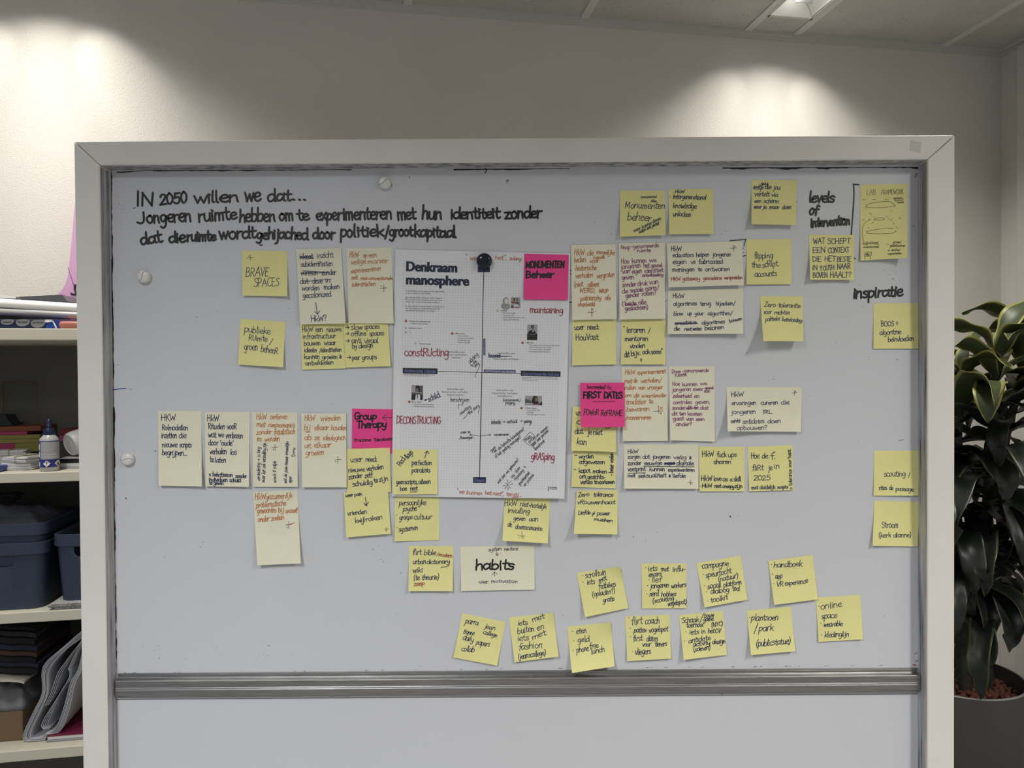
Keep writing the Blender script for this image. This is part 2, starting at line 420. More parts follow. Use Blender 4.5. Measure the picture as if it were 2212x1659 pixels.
def text_strokes(txt, x0, y0, x1, y1, xh, slant=0.08, jit=0.35, seed=None):
    """polylines in pixels for a handwritten line whose baseline runs (x0,y0)-(x1,y1)"""
    rng = random.Random(seed if seed is not None else txt)
    tot = sum(GP[c][0] for c in txt)
    L = math.hypot(x1 - x0, y1 - y0)
    ux, uy = (x1 - x0) / L, (y1 - y0) / L
    sx, sy = L / tot, xh / 10.0
    cur, out = 0.0, []
    for c in txt:
        wd, sts = GP[c]
        oy = rng.uniform(-jit, jit) * 1.2
        kx, ky = rng.uniform(0.92, 1.06), rng.uniform(0.92, 1.08)
        sl = slant + rng.uniform(-0.05, 0.05)
        for st in sts:
            P = []
            for (gx, gy) in st:
                gx += rng.uniform(-jit, jit) * 0.6; gy += rng.uniform(-jit, jit) * 0.6
                a = (cur + gx * kx) * sx + gy * sy * sl
                b = (gy * ky + oy) * sy
                P.append((x0 + ux * a + uy * b, y0 + uy * a - ux * b))
            out.append(smooth_line(P))
        cur += wd
    return out

INK = {
 'navy': mat('ink_navy', (0.014, 0.022, 0.085), 0.5), 'black': mat('ink_black', (0.012, 0.013, 0.014), 0.45), 'orange': mat('ink_orange', (0.50, 0.175, 0.045), 0.6),
 'purple': mat('ink_purple', (0.22, 0.035, 0.16), 0.6), 'red': mat('ink_red', (0.33, 0.035, 0.025), 0.6), 'crimson': mat('ink_crimson', (0.32, 0.025, 0.055), 0.55),
 'blue': mat('ink_blue', (0.02, 0.035, 0.25), 0.5), 'pencil': mat('ink_grey', (0.075, 0.075, 0.05), 0.7), 'smudge': mat('ink_smudge', (0.38, 0.39, 0.41), 0.6), 'ghost': mat('ink_show_through', (0.42, 0.41, 0.37), 0.8),
}

class Sheet:
    """a paper stuck on the board: four photo corners (tl, tr, br, bl) and how far it curls off"""
    def __init__(s, c, base=0.0004, lift=0.004, bl=0.0, br=0.0, tr=0.0, tl=0.0, wob=0.0006, seed=0, stuck=0.12, on=None):
        s.on = on
        s.c, s.base, s.lift, s.bl, s.br, s.tr, s.tl, s.wob, s.seed, s.stuck = c, base, lift, bl, br, tr, tl, wob, seed, stuck
    def pix(s, u, v):
        (ax, ay), (bx, by), (cx, cy), (dx, dy) = s.c
        return ((1 - v) * ((1 - u) * ax + u * bx) + v * ((1 - u) * dx + u * cx), (1 - v) * ((1 - u) * ay + u * by) + v * ((1 - u) * dy + u * cy))
    def inv(s, px, py):
        u = v = 0.5
        (ax, ay), (bx, by), (cx, cy), (dx, dy) = s.c
        for _ in range(4):
            x, y = s.pix(u, v)
            ex, ey = px - x, py - y
            xu = (1 - v) * (bx - ax) + v * (cx - dx); yu = (1 - v) * (by - ay) + v * (cy - dy)
            xv = (1 - u) * (dx - ax) + u * (cx - bx); yv = (1 - u) * (dy - ay) + u * (cy - by)
            dt = xu * yv - xv * yu
            u += (ex * yv - ey * xv) / dt; v += (xu * ey - yu * ex) / dt
        return u, v
    def h(s, u, v):
        u = min(1, max(0, u)); v = min(1, max(0, v))
        t = max(0.0, (v - s.stuck) / (1 - s.stuck))
        z = s.base + s.lift * t * t
        z += s.bl * max(0, v - u * 0.9) ** 2.2 * (1 - u) ** 1.2 + s.br * max(0, v - (1 - u) * 0.9) ** 2.2 * u ** 1.2
        if s.tr: z += s.tr * max(0, (u + (1 - v) - 1.55) / 0.45) ** 2
        if s.tl: z += s.tl * max(0, ((1 - u) + (1 - v) - 1.55) / 0.45) ** 2
        z += s.wob * t * math.sin(3.1 * u + 1.7 * s.seed + 2.0 * v) * 0.8
        return max(z, s.base * 0.6)
    def pt(s, px, py, eps=0.0, uv=None):
        u, v = uv or s.inv(px, py)
        z = s.h(u, v) + eps
        if s.on: z += s.on.h(*s.on.inv(px, py))
        return at(px, py, -z)
class Flat:
    def __init__(s, y=0.0): s.y = y
    def pt(s, px, py, eps=0.0): return at(px, py, s.y - eps)

class InkSet:
    """strokes collected per ink, mapped onto a sheet"""
    def __init__(s, sheet, eps=0.00018):
        s.sheet, s.eps, s.mb, s.names, s.k = sheet, eps, MB(), [], 0
    def mi(s, ink):
        if ink not in s.names: s.names.append(ink)
        return s.names.index(ink)
    def poly(s, P, ink, wd):
        V, Fc = ribbon(P, wd)
        s.k = (s.k + 1) % 250
        s.mb.add([s.sheet.pt(x, y, s.eps + s.k * 2.0e-6) for x, y in V], Fc, s.mi(ink))
    def area(s, P, ink, extra=0.0):
        s.mb.add([s.sheet.pt(x, y, s.eps + extra) for x, y in P], [tuple(reversed(range(len(P))))], s.mi(ink))
    def text(s, txt, x0, y0, x1, y1, xh, ink, wd, **k):
        for P in text_strokes(txt, x0, y0, x1, y1, xh, **k): s.poly(P, ink, wd)
    def build(s, name, parent):
        if s.mb.v: return s.mb.build(name, [INK[n] for n in s.names], parent)

class Crop:
    """reads coordinates measured on an enlarged detail of the photo"""
    def __init__(s, x, y, k): s.x, s.y, s.k = x, y, k
    def __call__(s, px, py): return (s.x + px / s.k, s.y + py / s.k)
CR = {'A': Crop(280, 380, 4.608), 'B': Crop(720, 360, 4.424), 'C': Crop(500, 530, 5.925), 'P': Crop(840, 530, 5.53), 'D': Crop(840, 790, 5.53), 'E': Crop(1220, 400, 4.88),
 'G': Crop(1600, 380, 4.148), 'H': Crop(330, 870, 4.609), 'I': Crop(730, 870, 3.858), 'J': Crop(1220, 680, 5.72), 'K': Crop(1220, 880, 5.721), 'L': Crop(1480, 680, 4.146), 'M': Crop(1840, 900, 5.185),
 'N': Crop(960, 1180, 5.027), 'O': Crop(1340, 1180, 5.927), 'Q': Crop(1580, 1180, 4.367), 'R': Crop(850, 540, 11.06), 'S': Crop(1020, 620, 8.295), 'T': Crop(860, 680, 11.06), 'U': Crop(1040, 810, 11.06),
 'V': Crop(1040, 930, 11.06), 'X': Crop(860, 810, 11.06), 'F': Crop(1830, 380, 8.296), 'Y': Crop(1220, 510, 8.733), 'Z': Crop(1430, 780, 9.215), '1': Crop(0, 0, 1.0)}

def put_lines(inks, cr, lines, ink, wd, slant=0.08, jit=0.35):
    for n, ln in enumerate(lines):
        if ln[0] == '~':                       # free stroke: ('~', [(x, y), ...], ink, width, smooth)
            P = [cr(*p) for p in ln[1]]
            if len(ln) > 4 and ln[4]: P = smooth_line(P, 5)
            inks.poly(P, (ln[2] if len(ln) > 2 and ln[2] else ink), (ln[3] if len(ln) > 3 and ln[3] else wd))
        elif ln[0] == '+' and len(ln[3:]) >= 3 and abs(ln[5]) < 60:                     # plus mark with a dot: ('+', x, y, r, dx, dy, ink)
            _, x, y, r, dx, dy = ln[:6]
            k = ln[6] if len(ln) > 6 else 'black'
            inks.poly([cr(x - r, y + r * .1), cr(x + r, y - r * .05)], k, 1.1)
            inks.poly([cr(x, y - r), cr(x + r * .05, y + r * 1.1)], k, 1.1)
            inks.poly([cr(x + dx, y + dy), cr(x + dx + r * .08, y + dy + r * .12)], k, 2.0)
        else:
            txt, x0, y0, x1, y1, xh = ln[:6]
            k = ln[6] if len(ln) > 6 and ln[6] else ink
            w2 = ln[7] if len(ln) > 7 else wd
            (a, b), (c, d) = cr(x0, y0), cr(x1, y1)
            inks.text(txt, a, b, c, d, xh / cr.k, k, w2, slant=slant, jit=jit, seed=txt + str(n))
# ------------------------------------------------------------------ the whiteboard
m_paint = mat('frame_paint', (0.75, 0.725, 0.68), 0.42, var=0.035, vscale=7, bump=0.05, bscale=60)
m_enamel = mat('whiteboard_enamel', (0.625, 0.635, 0.66), 0.36, var=0.025, vscale=2.2, spec=0.4, stretch=(1, 1, 0.6))
def reveal_paint():
    """the inner edges of the frame, grimy with marker ink rubbed in along their length"""
    m = bpy.data.materials.new('frame_reveal_paint'); m.use_nodes = True
    nt = m.node_tree; b = nt.nodes['Principled BSDF']; b.inputs['Roughness'].default_value = 0.5
    tc = nt.nodes.new('ShaderNodeTexCoord')
    mp = nt.nodes.new('ShaderNodeMapping'); mp.inputs['Scale'].default_value = (60, 110, 5)
    nt.links.new(tc.outputs['Object'], mp.inputs[0])
    nz = nt.nodes.new('ShaderNodeTexNoise'); nz.inputs['Scale'].default_value = 1.0; nz.inputs['Detail'].default_value = 5; nz.inputs['Roughness'].default_value = 0.65
    nt.links.new(mp.outputs[0], nz.inputs['Vector'])
    cr = nt.nodes.new('ShaderNodeValToRGB')
    cr.color_ramp.elements[0].position = 0.30; cr.color_ramp.elements[0].color = (0.035, 0.036, 0.042, 1)
    cr.color_ramp.elements[1].position = 0.66; cr.color_ramp.elements[1].color = (0.60, 0.585, 0.57, 1)
    e = cr.color_ramp.elements.new(0.46); e.color = (0.34, 0.335, 0.34, 1)
    nt.links.new(nz.outputs[0], cr.inputs[0]); nt.links.new(cr.outputs[0], b.inputs['Base Color'])
    return m
m_reveal = reveal_paint()
FX0, FX1, FI0, FI1, FT, FTI, FY = -0.7275, 0.7412, -0.685, 0.6955, 1.8930, 1.8525, -0.030
BACK = 0.032
board = empty('whiteboard', (0.0, 0.0, 0.0), 'large standing whiteboard in a chunky off-white wooden frame, covered in sticky notes', 'whiteboard')
def rail(front, mats, reveal_edge):
    """front: four corners (x, z) anticlockwise; extruded from FY to BACK; the edge index reveal_edge gets the grimy paint"""
    mb = MB()
    n = len(front)
    vs = [(x, FY, z) for x, z in front] + [(x, BACK, z) for x, z in front]
    mb.add(vs, [tuple(range(n)), tuple(reversed(range(n, 2 * n)))], 0)
    for i in range(n):
        j = (i + 1) % n
        mb.add([vs[i], vs[n + i], vs[n + j], vs[j]], [(0, 1, 2, 3)], 1 if i == reveal_edge else 0)
    return mb.build('frame_rail', mats, board, bevel=0.0022, seg=3, weld=True)
gp = 0.0004
rail([(FX0, 0.0), (FI0, 0.0), (FI0, FTI + 0.0), (FX0, FT - gp * 2)], [m_paint, m_reveal], 1)
rail([(FX1, 0.0), (FX1, FT - gp * 2), (FI1, FTI), (FI1, 0.0)], [m_paint, m_reveal], 2)
rail([(FX0 + gp, FT), (FI0 + gp, FTI), (FI1 - gp, FTI), (FX1 - gp, FT)], [m_paint, m_reveal], 1)
rail([(FI0, 0.10), (FI0, 0.05), (FI1, 0.05), (FI1, 0.10)], [m_paint, m_reveal], 3)
tp = [at(x, y, FY - 0.0003) for x, y in ((1968, 303), (1991, 307), (1988, 330), (1965, 325))]
MB().add(tp + [p + Vector((0, 0.00025, 0)) for p in tp], [(3, 2, 1, 0), (0, 1, 5, 4), (1, 2, 6, 5), (2, 3, 7, 6), (3, 0, 4, 7)]).build('tape_scrap', mat('tape_dull', (0.60, 0.585, 0.55), 0.25), board)
RZ0, RZ1 = 0.9485, 0.9895
MB().box((FI0 - 0.002, 0.0, RZ0 - 0.004), (FI1 - FI0 + 0.004, 0, 0), (0, 0.012, 0), (0, 0, FTI - RZ0 + 0.006)).build('board_panel', m_enamel, board)
MB().box((FI0 - 0.002, 0.0, 0.09), (FI1 - FI0 + 0.004, 0, 0), (0, 0.012, 0), (0, 0, RZ0 - 0.096)).build('board_panel', m_enamel, board)
# aluminium joining rail: profile in (protrusion, z)
m_alu = mat('brushed_aluminium', (0.37, 0.365, 0.36), 0.36, metal=1.0, var=0.16, vscale=30, stretch=(0.6, 1, 14), bump=0.05, bscale=30)
prof = [(0, RZ1), (.0035, RZ1), (.0035, RZ1 - .002), (.0022, RZ1 - .003), (.0022, RZ1 - .007), (.0105, RZ1 - .0085), (.012, RZ1 - .010), (.012, .9695), (.0112, .9688), (.0112, .9682), (.012, .9675), (.012, .9665), (.0112, .966), (.0112, .9652), (.012, .9645), (.012, .955), (.011, .954), (.005, .953), (.005, RZ0), (0, RZ0)]
mb = MB()
n = len(prof)
rx0, rx1 = -0.6810, 0.6935
mb.add([(rx0, -p, z) for p, z in prof] + [(rx1, -p, z) for p, z in prof], [(i, n + i, n + (i + 1) % n, (i + 1) % n) for i in range(n)] + [tuple(range(n)), tuple(reversed(range(n, 2 * n)))])
mb.build('joining_rail', m_alu, board, bevel=0.0003, seg=1)

# ---- marker writing on the board itself
bflat = Flat(0.0)
bi = InkSet(bflat, 0.0003)
A, B = CR['A'], CR['B']
put_lines(bi, A, [("IN", 62, 292, 245, 290, 82), ("2050", 300, 290, 580, 262, 68), ("willen", 640, 272, 1085, 252, 66), ("we", 1145, 252, 1300, 250, 82), ("dat", 1370, 252, 1605, 245, 68), ("...", 1612, 240, 1770, 240, 66)], 'black', 6.8, slant=0.04)
put_lines(bi, A, [("J", 70, 478, 165, 478, 66), ("ongeren", 170, 470, 615, 452, 76), ("ruimte", 685, 458, 1065, 425, 72), ("hebben", 1090, 458, 1450, 450, 72), ("om", 1485, 445, 1635, 440, 66), ("te", 1670, 445, 1790, 435, 64), ("exper", 1858, 440, 2110, 436, 66)], 'black', 6.6, slant=0.0)
put_lines(bi, B, [("imenteren", 90, 508, 560, 500, 68), ("met", 612, 510, 790, 500, 72), ("hun", 845, 500, 1038, 500, 72), ("identiteit", 1120, 498, 1590, 490, 62), ("zonder", 1640, 496, 1990, 488, 66), ("pol", 65, 672, 215, 672, 70), ("itiek", 225, 672, 490, 662, 62), ("/groot", 490, 670, 760, 660, 58), ("kapitaal", 775, 668, 1170, 676, 60)], 'black', 6.6, slant=0.0)
put_lines(bi, A, [("dat", 110, 690, 325, 655, 70), ("die", 390, 665, 555, 655, 66), ("ruimte", 570, 650, 855, 640, 58), ("wordt", 890, 632, 1255, 615, 70), ("gehijac", 1262, 628, 1600, 622, 64), ("hed", 1600, 626, 1775, 632, 66), ("door", 1820, 628, 2040, 625, 66)], 'black', 6.6, slant=0.02)
bi.build('handwriting', board)
bi = InkSet(bflat, 0.0003)
Gc = CR['G']
put_lines(bi, Gc, [("levels", 612, 238, 838, 236, 55), ("of", 612, 345, 690, 345, 50), ("intervention", 628, 456, 980, 432, 46), ], 'black', 6.4, slant=0.12)
bi.build('handwriting', board)
bi = InkSet(bflat, 0.0003)
put_lines(bi, Gc, [("inspiratie", 1005, 1095, 1450, 1075, 56)], 'black', 6.4, slant=0.12)
bi.build('handwriting', board)
bi = InkSet(bflat, 0.0003)
put_lines(bi, CR['F'], [('~', [(205, 158), (110, 150)], 'black', 4.2), ('~', [(118, 150), (122, 350), (105, 640), (72, 1060)], 'black', 4.2, 1), ('~', [(128, 1478), (140, 1480)], 'black', 4.5)], 'black', 4)
bi.build('marker_bracket', board)
bi = InkSet(bflat, 0.0003)
one = CR['1']
bits = [('~', [(1577, 520), (1611, 517)], 'black', 3), ('~', [(1611, 517), (1607, 531)], 'black', 2.5), ('~', [(1604, 535.5), (1605, 536)], 'black', 2.8), ('~', [(1604, 545), (1605, 545.5)], 'black', 2.8), ('~', [(1604, 553.5), (1611, 552)], 'black', 2.6),
 ('~', [(1229, 584), (1236, 584)], 'black', 3), ('~', [(1229, 591.5), (1236, 591.5)], 'black', 3), ('~', [(1228, 653), (1237, 653)], 'black', 3.2), ('~', [(240, 842.5), (254, 840.5), (272, 839)], 'blue', 2.6), ('~', [(280, 841), (286, 841)], 'blue', 1.0),
 ('~', [(1094, 389), (1100, 389)], 'black', 1.8), ('~', [(1095, 389), (1095, 394)], 'black', 1.8), ('~', [(1096, 392), (1099, 392)], 'black', 1.5), ('~', [(1049, 364), (1051, 369), (1048, 373)], 'black', 3), ('~', [(288, 450), (292, 449)], 'black', 2.2), ('~', [(884, 382), (884.5, 384)], 'black', 2),
 ('~', [(845, 400), (846, 400)], 'black', 1.6), ('~', [(854, 400.5), (854.5, 400.6)], 'black', 1.3), ('~', [(1980, 375), (1977, 383)], 'black', 2.0), ('~', [(1970, 488), (1975, 488)], 'black', 1), ('~', [(1967.5, 424), (1968, 424)], 'black', 1), ('~', [(1963, 422.5), (1963.5, 422.5)], 'black', 1),
 ('~', [(1434, 654), (1441, 648)], 'black', 1.2), ('~', [(1973, 1436), (1978, 1437)], 'crimson', 3), ('~', [(1978, 1430), (1983, 1426)], 'black', 1.4), ('~', [(1976, 1413), (1981, 1409)], 'black', 1.2), ('~', [(272, 1076), (272.6, 1077)], 'black', 3), ('~', [(334.5, 974), (336, 974.4)], 'black', 2),
 ('~', [(1577, 1115), (1578, 1117)], 'navy', 3.2), ('~', [(1720, 436), (1722.5, 436)], 'black', 1.4), ('~', [(1942, 951.5), (1952, 950)], 'black', 1.0), ('~', [(800, 1500.5), (830, 1500)], 'blue', 1.6), ('~', [(1559, 1496), (1559, 1501)], 'crimson', 2.2), ('~', [(562, 530), (566, 529)], 'black', 4)]
rng = random.Random(5)
for _ in range(150):                                     # specks left all over by worn marker ink
    x, y = rng.uniform(250, 1985), rng.uniform(370, 1440)
    bits.append(('~', [(x, y), (x + rng.uniform(-2, 3), y + rng.uniform(-1, 1))], rng.choice(['black', 'black', 'navy', 'smudge']), rng.uniform(0.5, 1.25)))
for x0, y0 in ((340, 1400), (255, 1395), (560, 1410), (470, 1405), (1570, 490), (1930, 590), (265, 440), (820, 1190)):
    for _ in range(7):
        x, y = x0 + rng.gauss(0, 12), y0 + rng.gauss(0, 10)
        bits.append(('~', [(x, y), (x + rng.uniform(-3, 3), y + rng.uniform(-2, 2))], rng.choice(['black', 'smudge']), rng.uniform(0.5, 1.2)))
for _ in range(40):                                      # dirt caught along the top lip of the rail
    x = rng.uniform(262, 1980)
    y = 1453.5 - (x - 262) * 0.0098
    bits.append(('~', [(x, y), (x + rng.uniform(1, 8), y - 0.5)], 'black', rng.uniform(0.6, 1.3)))
put_lines(bi, one, bits, 'black', 1.2)
tag(bi.build('ink_specks', board), kind='stuff')

# ---- ragged ink stains where marker has built up against the frame
st = InkSet(bflat, 0.0002)
def stain(p, q, wmax, seed, side, ink='black', dens=1.0):
    r = random.Random(seed)
    n = int(math.hypot(q[0] - p[0], q[1] - p[1]) / 5)
    A_, B_ = [], []
    ux, uy = q[0] - p[0], q[1] - p[1]
    l = math.hypot(ux, uy); nx, ny = -uy / l * side, ux / l * side
    for i in range(n + 1):
        t = i / n
        x, y = p[0] + ux * t, p[1] + uy * t
        k = max(0.0, noise.noise(Vector((t * l / 45.0, seed, 0))) * 1.3 + 0.25 + 0.5 * noise.noise(Vector((t * l / 11.0, seed, 3)))) * wmax * dens * 0.62
        A_.append((x - nx * 1.2, y - ny * 1.2)); B_.append((x + nx * k, y + ny * k))
    for i in range(n):
        st.area([A_[i], A_[i + 1], B_[i + 1], B_[i]] if side > 0 else [A_[i], B_[i], B_[i + 1], A_[i + 1]], ink)
LXa, LXb = (240.5, 365), (250, 1445)
stain(LXa, (247, 1040), 5.0, 3.1, -1); stain((241.5, 560), (243, 690), 9.0, 6.4, -1); stain((247, 1040), LXb, 5.5, 9.7, -1); stain((245, 880), (247, 1030), 6.0, 1.2, -1)
stain((1988.5, 372), (1990, 1180), 4.5, 4.3, 1); stain((1990, 1180), (1990, 1440), 3.0, 8.8, 1); stain((1988.5, 430), (1989, 800), 4.0, 7.3, 1)
stain((330, 369), (760, 367), 3.0, 2.7, 1); stain((980, 366), (1230, 365), 4.0, 5.5, 1); stain((1560, 363), (1985, 362), 6.0, 11.5, 1); stain((252, 372), (330, 369), 4.0, 12.5, 1)
tag(st.build('ink_stain', board), kind='stuff')
# ------------------------------------------------------------------ sticky notes
def paper(name, col, var=0.03):
    m = mat(name, col, 0.75, var=var, vscale=25, bump=0.04, bscale=400)
    return m
M_NOTE = {'yellow': paper('note_yellow', (0.80, 0.755, 0.32)), 'cream': paper('note_cream', (0.80, 0.765, 0.585)), 'pink': paper('note_pink', (0.84, 0.06, 0.27))}
GRP = {'yellow': 'yellow sticky notes on the whiteboard', 'cream': 'cream sticky notes on the whiteboard', 'pink': 'pink sticky notes on the whiteboard'}
THICK = 0.00016
def sheet_mesh(name, sh, m, nu=14, nv=16, uv=False):
    mb = MB()
    V = []
    uvs = []
    for j in range(nv + 1):
        for i in range(nu + 1):
            u, v = i / nu, j / nv
            px, py = sh.pix(u, v)
            V.append(sh.pt(px, py, uv=(u, v))); uvs.append((u, v))
    k = len(V)
    V += [p + Vector((0, THICK, 0)) for p in V]; uvs += uvs
    F = []
    for j in range(nv):
        for i in range(nu):
            a = j * (nu + 1) + i
            F.append((a, a + nu + 1, a + nu + 2, a + 1)); F.append((k + a, k + a + 1, k + a + nu + 2, k + a + nu + 1))
    bd = [i for i in range(nu)] + [j * (nu + 1) + nu for j in range(nv)] + [nv * (nu + 1) + i for i in range(nu, 0, -1)] + [j * (nu + 1) for j in range(nv, 0, -1)]
    for a, b in zip(bd, bd[1:] + bd[:1]): F.append((a, b, k + b, k + a))
    mb.add(V, F)
    o = mb.build(name, m, smooth='auto', uv=uvs if uv else None)
    return o
note_n = [0]
def note(kind, cr, c, label, lines, ink='navy', wd=1.9, slant=0.08, jit=0.4, **k):
    note_n[0] += 1
    cr = CR[cr]
    r = random.Random(note_n[0])
    k.setdefault('lift', r.uniform(0.003, 0.0065)); k.setdefault('br', r.uniform(-0.001, 0.003)); k.setdefault('bl', r.uniform(-0.001, 0.003))
    sh = Sheet([cr(*p) for p in c], seed=note_n[0], **k)
    o = sheet_mesh('sticky_note', sh, M_NOTE[kind])
    tag(o, label, 'sticky note', GRP[kind])
    ik = InkSet(sh)
    put_lines(ik, cr, lines, ink, wd, slant, jit)
    ik.build('handwriting', o)
    return sh
UR = dict(slant=0.02, jit=0.5)     # upright rounded hand
SC_ = dict(slant=0.16, jit=0.8)    # quick slanted hand

# --- top left block
note('yellow', 'C', [(135, 65), (718, 72), (712, 650), (140, 645)], 'yellow sticky note reading BRAVE SPACES, above the publieke ruimte note',
     [('+', 240, 157, 40, -22, -22), ("BRAVE", 178, 398, 475, 395, 72), ("SPACES", 282, 528, 612, 518, 66)], slant=0.10, lift=0.004, br=0.006)
note('yellow', 'C', [(118, 940), (693, 983), (660, 1560), (82, 1525)], 'yellow sticky note reading publieke ruimte / groen beheer, slightly tilted',
     [("publieke", 160, 1110, 500, 1138, 50), ("RUimte", 218, 1215, 460, 1232, 45), ("/", 480, 1258, 530, 1262, 42), ("groen", 160, 1340, 335, 1345, 58), ("beheeR", 370, 1360, 590, 1388, 52)], **UR)
note('yellow', 'C', [(878, 1008), (1430, 996), (1465, 1575), (905, 1592)], 'yellow sticky note reading HKW een nieuwe infrastructuur bouwen waar, under the crossed-out cream note',
     [("HkW", 905, 1110, 1045, 1105, 40), ("een", 1075, 1108, 1170, 1105, 42), ("nieuwe", 1215, 1108, 1408, 1100, 40), ("infrastructuur", 912, 1195, 1335, 1185, 38), ("bouwen", 930, 1285, 1140, 1275, 38), ("waar", 1185, 1278, 1340, 1272, 38),
      ("idee\u00ebn", 932, 1370, 1095, 1365, 36), ("/identiteiten", 1125, 1368, 1410, 1358, 32), ("kunnen", 930, 1455, 1130, 1450, 36), ("groeien", 1160, 1455, 1360, 1450, 34), ("&", 1380, 1448, 1415, 1447, 36), ("ontwikkelen", 945, 1535, 1305, 1522, 36)], lift=0.002, **UR)
note('cream', 'C', [(828, 50), (1405, 35), (1460, 1000), (880, 1010)], 'tall cream sticky note with crossed-out navy lines, gecolonized and an arrow down to HKW?',
     [("Hkzat", 875, 178, 1045, 172, 44), ('~', [(878, 165), (960, 140), (1045, 150)], None, 2.4), ('~', [(880, 150), (1040, 165)], None, 2.4), ("inzicht", 1095, 165, 1305, 150, 46), ("subidentiteiten", 885, 275, 1295, 262, 40), ("vormen", 885, 385, 1105, 380, 42), ("zonder", 1155, 380, 1340, 372, 40),
      ('~', [(915, 325), (1230, 345)], None, 1.9), ('~', [(890, 358), (1130, 352), (1240, 345)], None, 2.2), ("dat", 878, 495, 985, 490, 42), ("deze", 1035, 490, 1165, 482, 40), ("in", 1200, 478, 1270, 476, 40), ('~', [(940, 470), (1080, 445), (1275, 434)], None, 2.0),
      ("worden", 900, 578, 1125, 572, 40), ("maken", 1180, 565, 1385, 555, 40), ("gecolonized", 910, 672, 1280, 655, 42), ('~', [(1078, 730), (1100, 880)], None, 2.0), ('~', [(1065, 845), (1100, 882)], None, 2.0), ('~', [(1128, 838), (1100, 882)], None, 2.0), ("HkW?", 1015, 978, 1225, 962, 46)], base=0.0015, lift=0.005, br=0.006, **UR)
note('cream', 'C', [(1472, 35), (2048, 25), (2078, 998), (1500, 1000)], 'tall cream sticky note in orange reading HKW op een veilige manier, beside the poster',
     [("HkW", 1508, 158, 1628, 150, 46), ("op", 1680, 152, 1735, 152, 34), ("een", 1752, 152, 1860, 148, 36), ("veilige", 1525, 245, 1720, 232, 38), ("manier", 1738, 232, 2000, 225, 38), ("experimenteren", 1528, 358, 1915, 318, 36), ("met", 1532, 438, 1615, 435, 34), ("niet-conventionele", 1650, 442, 2060, 440, 26), ("identiteiten", 1542, 528, 1845, 515, 32),
      ('+', 1948, 545, 42, -34, -28)], ink='orange', wd=1.7, lift=0.003, br=0.004, **SC_)
note('yellow', 'C', [(1430, 990), (2005, 970), (2037, 1545), (1465, 1565)], 'yellow sticky note listing slow spaces, offline spaces, anti viraal, peer groups with arrows',
     [(">", 1462, 1080, 1515, 1078, 52), ("slow", 1530, 1080, 1680, 1075, 42), ("spaces", 1700, 1072, 1895, 1065, 40), (">", 1458, 1155, 1510, 1152, 48), ("offline", 1530, 1160, 1725, 1155, 38), ("spaces", 1765, 1158, 1955, 1150, 38), (">", 1465, 1255, 1518, 1252, 52), ("anti", 1540, 1255, 1665, 1250, 42), ("viraal", 1705, 1255, 1880, 1248, 44),
      ("by", 1545, 1320, 1605, 1318, 42), ("design", 1630, 1318, 1815, 1305, 40), (">", 1480, 1465, 1535, 1462, 52), ("peer", 1545, 1465, 1645, 1462, 36), ("groups", 1670, 1462, 1860, 1455, 38)], base=0.0018, lift=0.002, **UR)
# --- left row
note('cream', 'H', [(52, 83), (485, 83), (487, 833), (58, 825)], 'leftmost tall cream sticky note, navy writing HKW Rolmodellen inzetten',
     [("HKW", 80, 178, 230, 175, 38), ("Rolmodellen", 90, 272, 352, 272, 32), ("inzetten", 85, 352, 238, 352, 34), ("die", 258, 354, 335, 352, 34), ("nieuwe", 90, 442, 245, 442, 32), ("scripts", 265, 442, 385, 445, 32), ("begr\u00ffpen...", 90, 520, 340, 525, 34)], lift=0.006, br=0.006, wd=2.1, **UR)
note('cream', 'H', [(518, 92), (965, 92), (957, 838), (525, 832)], 'tall cream sticky note, navy writing HKW Rituelen voor wat we verliezen',
     [("HkW", 542, 186, 660, 182, 38), ("Rituelen", 552, 262, 720, 262, 36), ("vooR", 738, 262, 835, 262, 36), ("wat", 552, 345, 635, 345, 36), ("we", 650, 342, 708, 342, 32), ("verliezen", 725, 352, 898, 352, 32), ("door", 552, 425, 652, 422, 34), ("'oude'", 672, 425, 802, 425, 32), ("verhalen", 565, 510, 738, 510, 34), ("los", 770, 515, 835, 518, 34),
      ("te", 568, 590, 610, 590, 34), ("laten", 620, 595, 728, 595, 32), ("x", 558, 728, 578, 728, 24), ("bekritiseren", 595, 732, 795, 740, 25), ("zonder", 822, 745, 935, 748, 22), ("individuen", 558, 782, 745, 786, 24), ("schuld", 762, 788, 875, 790, 24), ("te", 562, 815, 592, 815, 24), ("geven", 605, 815, 705, 818, 22)], lift=0.006, wd=2.1, **UR)
note('cream', 'H', [(990, 95), (1440, 95), (1443, 838), (998, 838)], 'tall cream sticky note in orange reading HKW oefenen met rampscenarios, sideways notes below',
     [("HkW", 1028, 168, 1130, 165, 34), ("oefenen", 1165, 165, 1340, 162, 30), ("met", 1032, 240, 1118, 240, 32), ("rampscenario's", 1148, 243, 1415, 243, 28), ("zonder", 1030, 315, 1182, 312, 30), ("fatalistisch", 1202, 318, 1415, 312, 34), ("te", 1030, 385, 1080, 385, 30), ("worden", 1112, 385, 1265, 378, 30), ('+', 1216, 443, 30, -18, 22),
      ("verandering > is lang", 1068, 780, 1068, 440, 22, 'navy', 1.3), ("maar kan ook versnelling zijn", 1115, 795, 1128, 400, 22, 'navy', 1.3), ("wreck it ralph", 1228, 797, 1228, 580, 22, 'navy', 1.3), ("wat als jouw nieuwe vrouwelijke", 1332, 805, 1352, 385, 20, 'navy', 1.3), ("fjorne", 1412, 545, 1418, 450, 20, 'navy', 1.3), ("appen", 1380, 800, 1380, 735, 18, 'navy', 1.3)], ink='orange', wd=1.8, lift=0.004, **SC_)
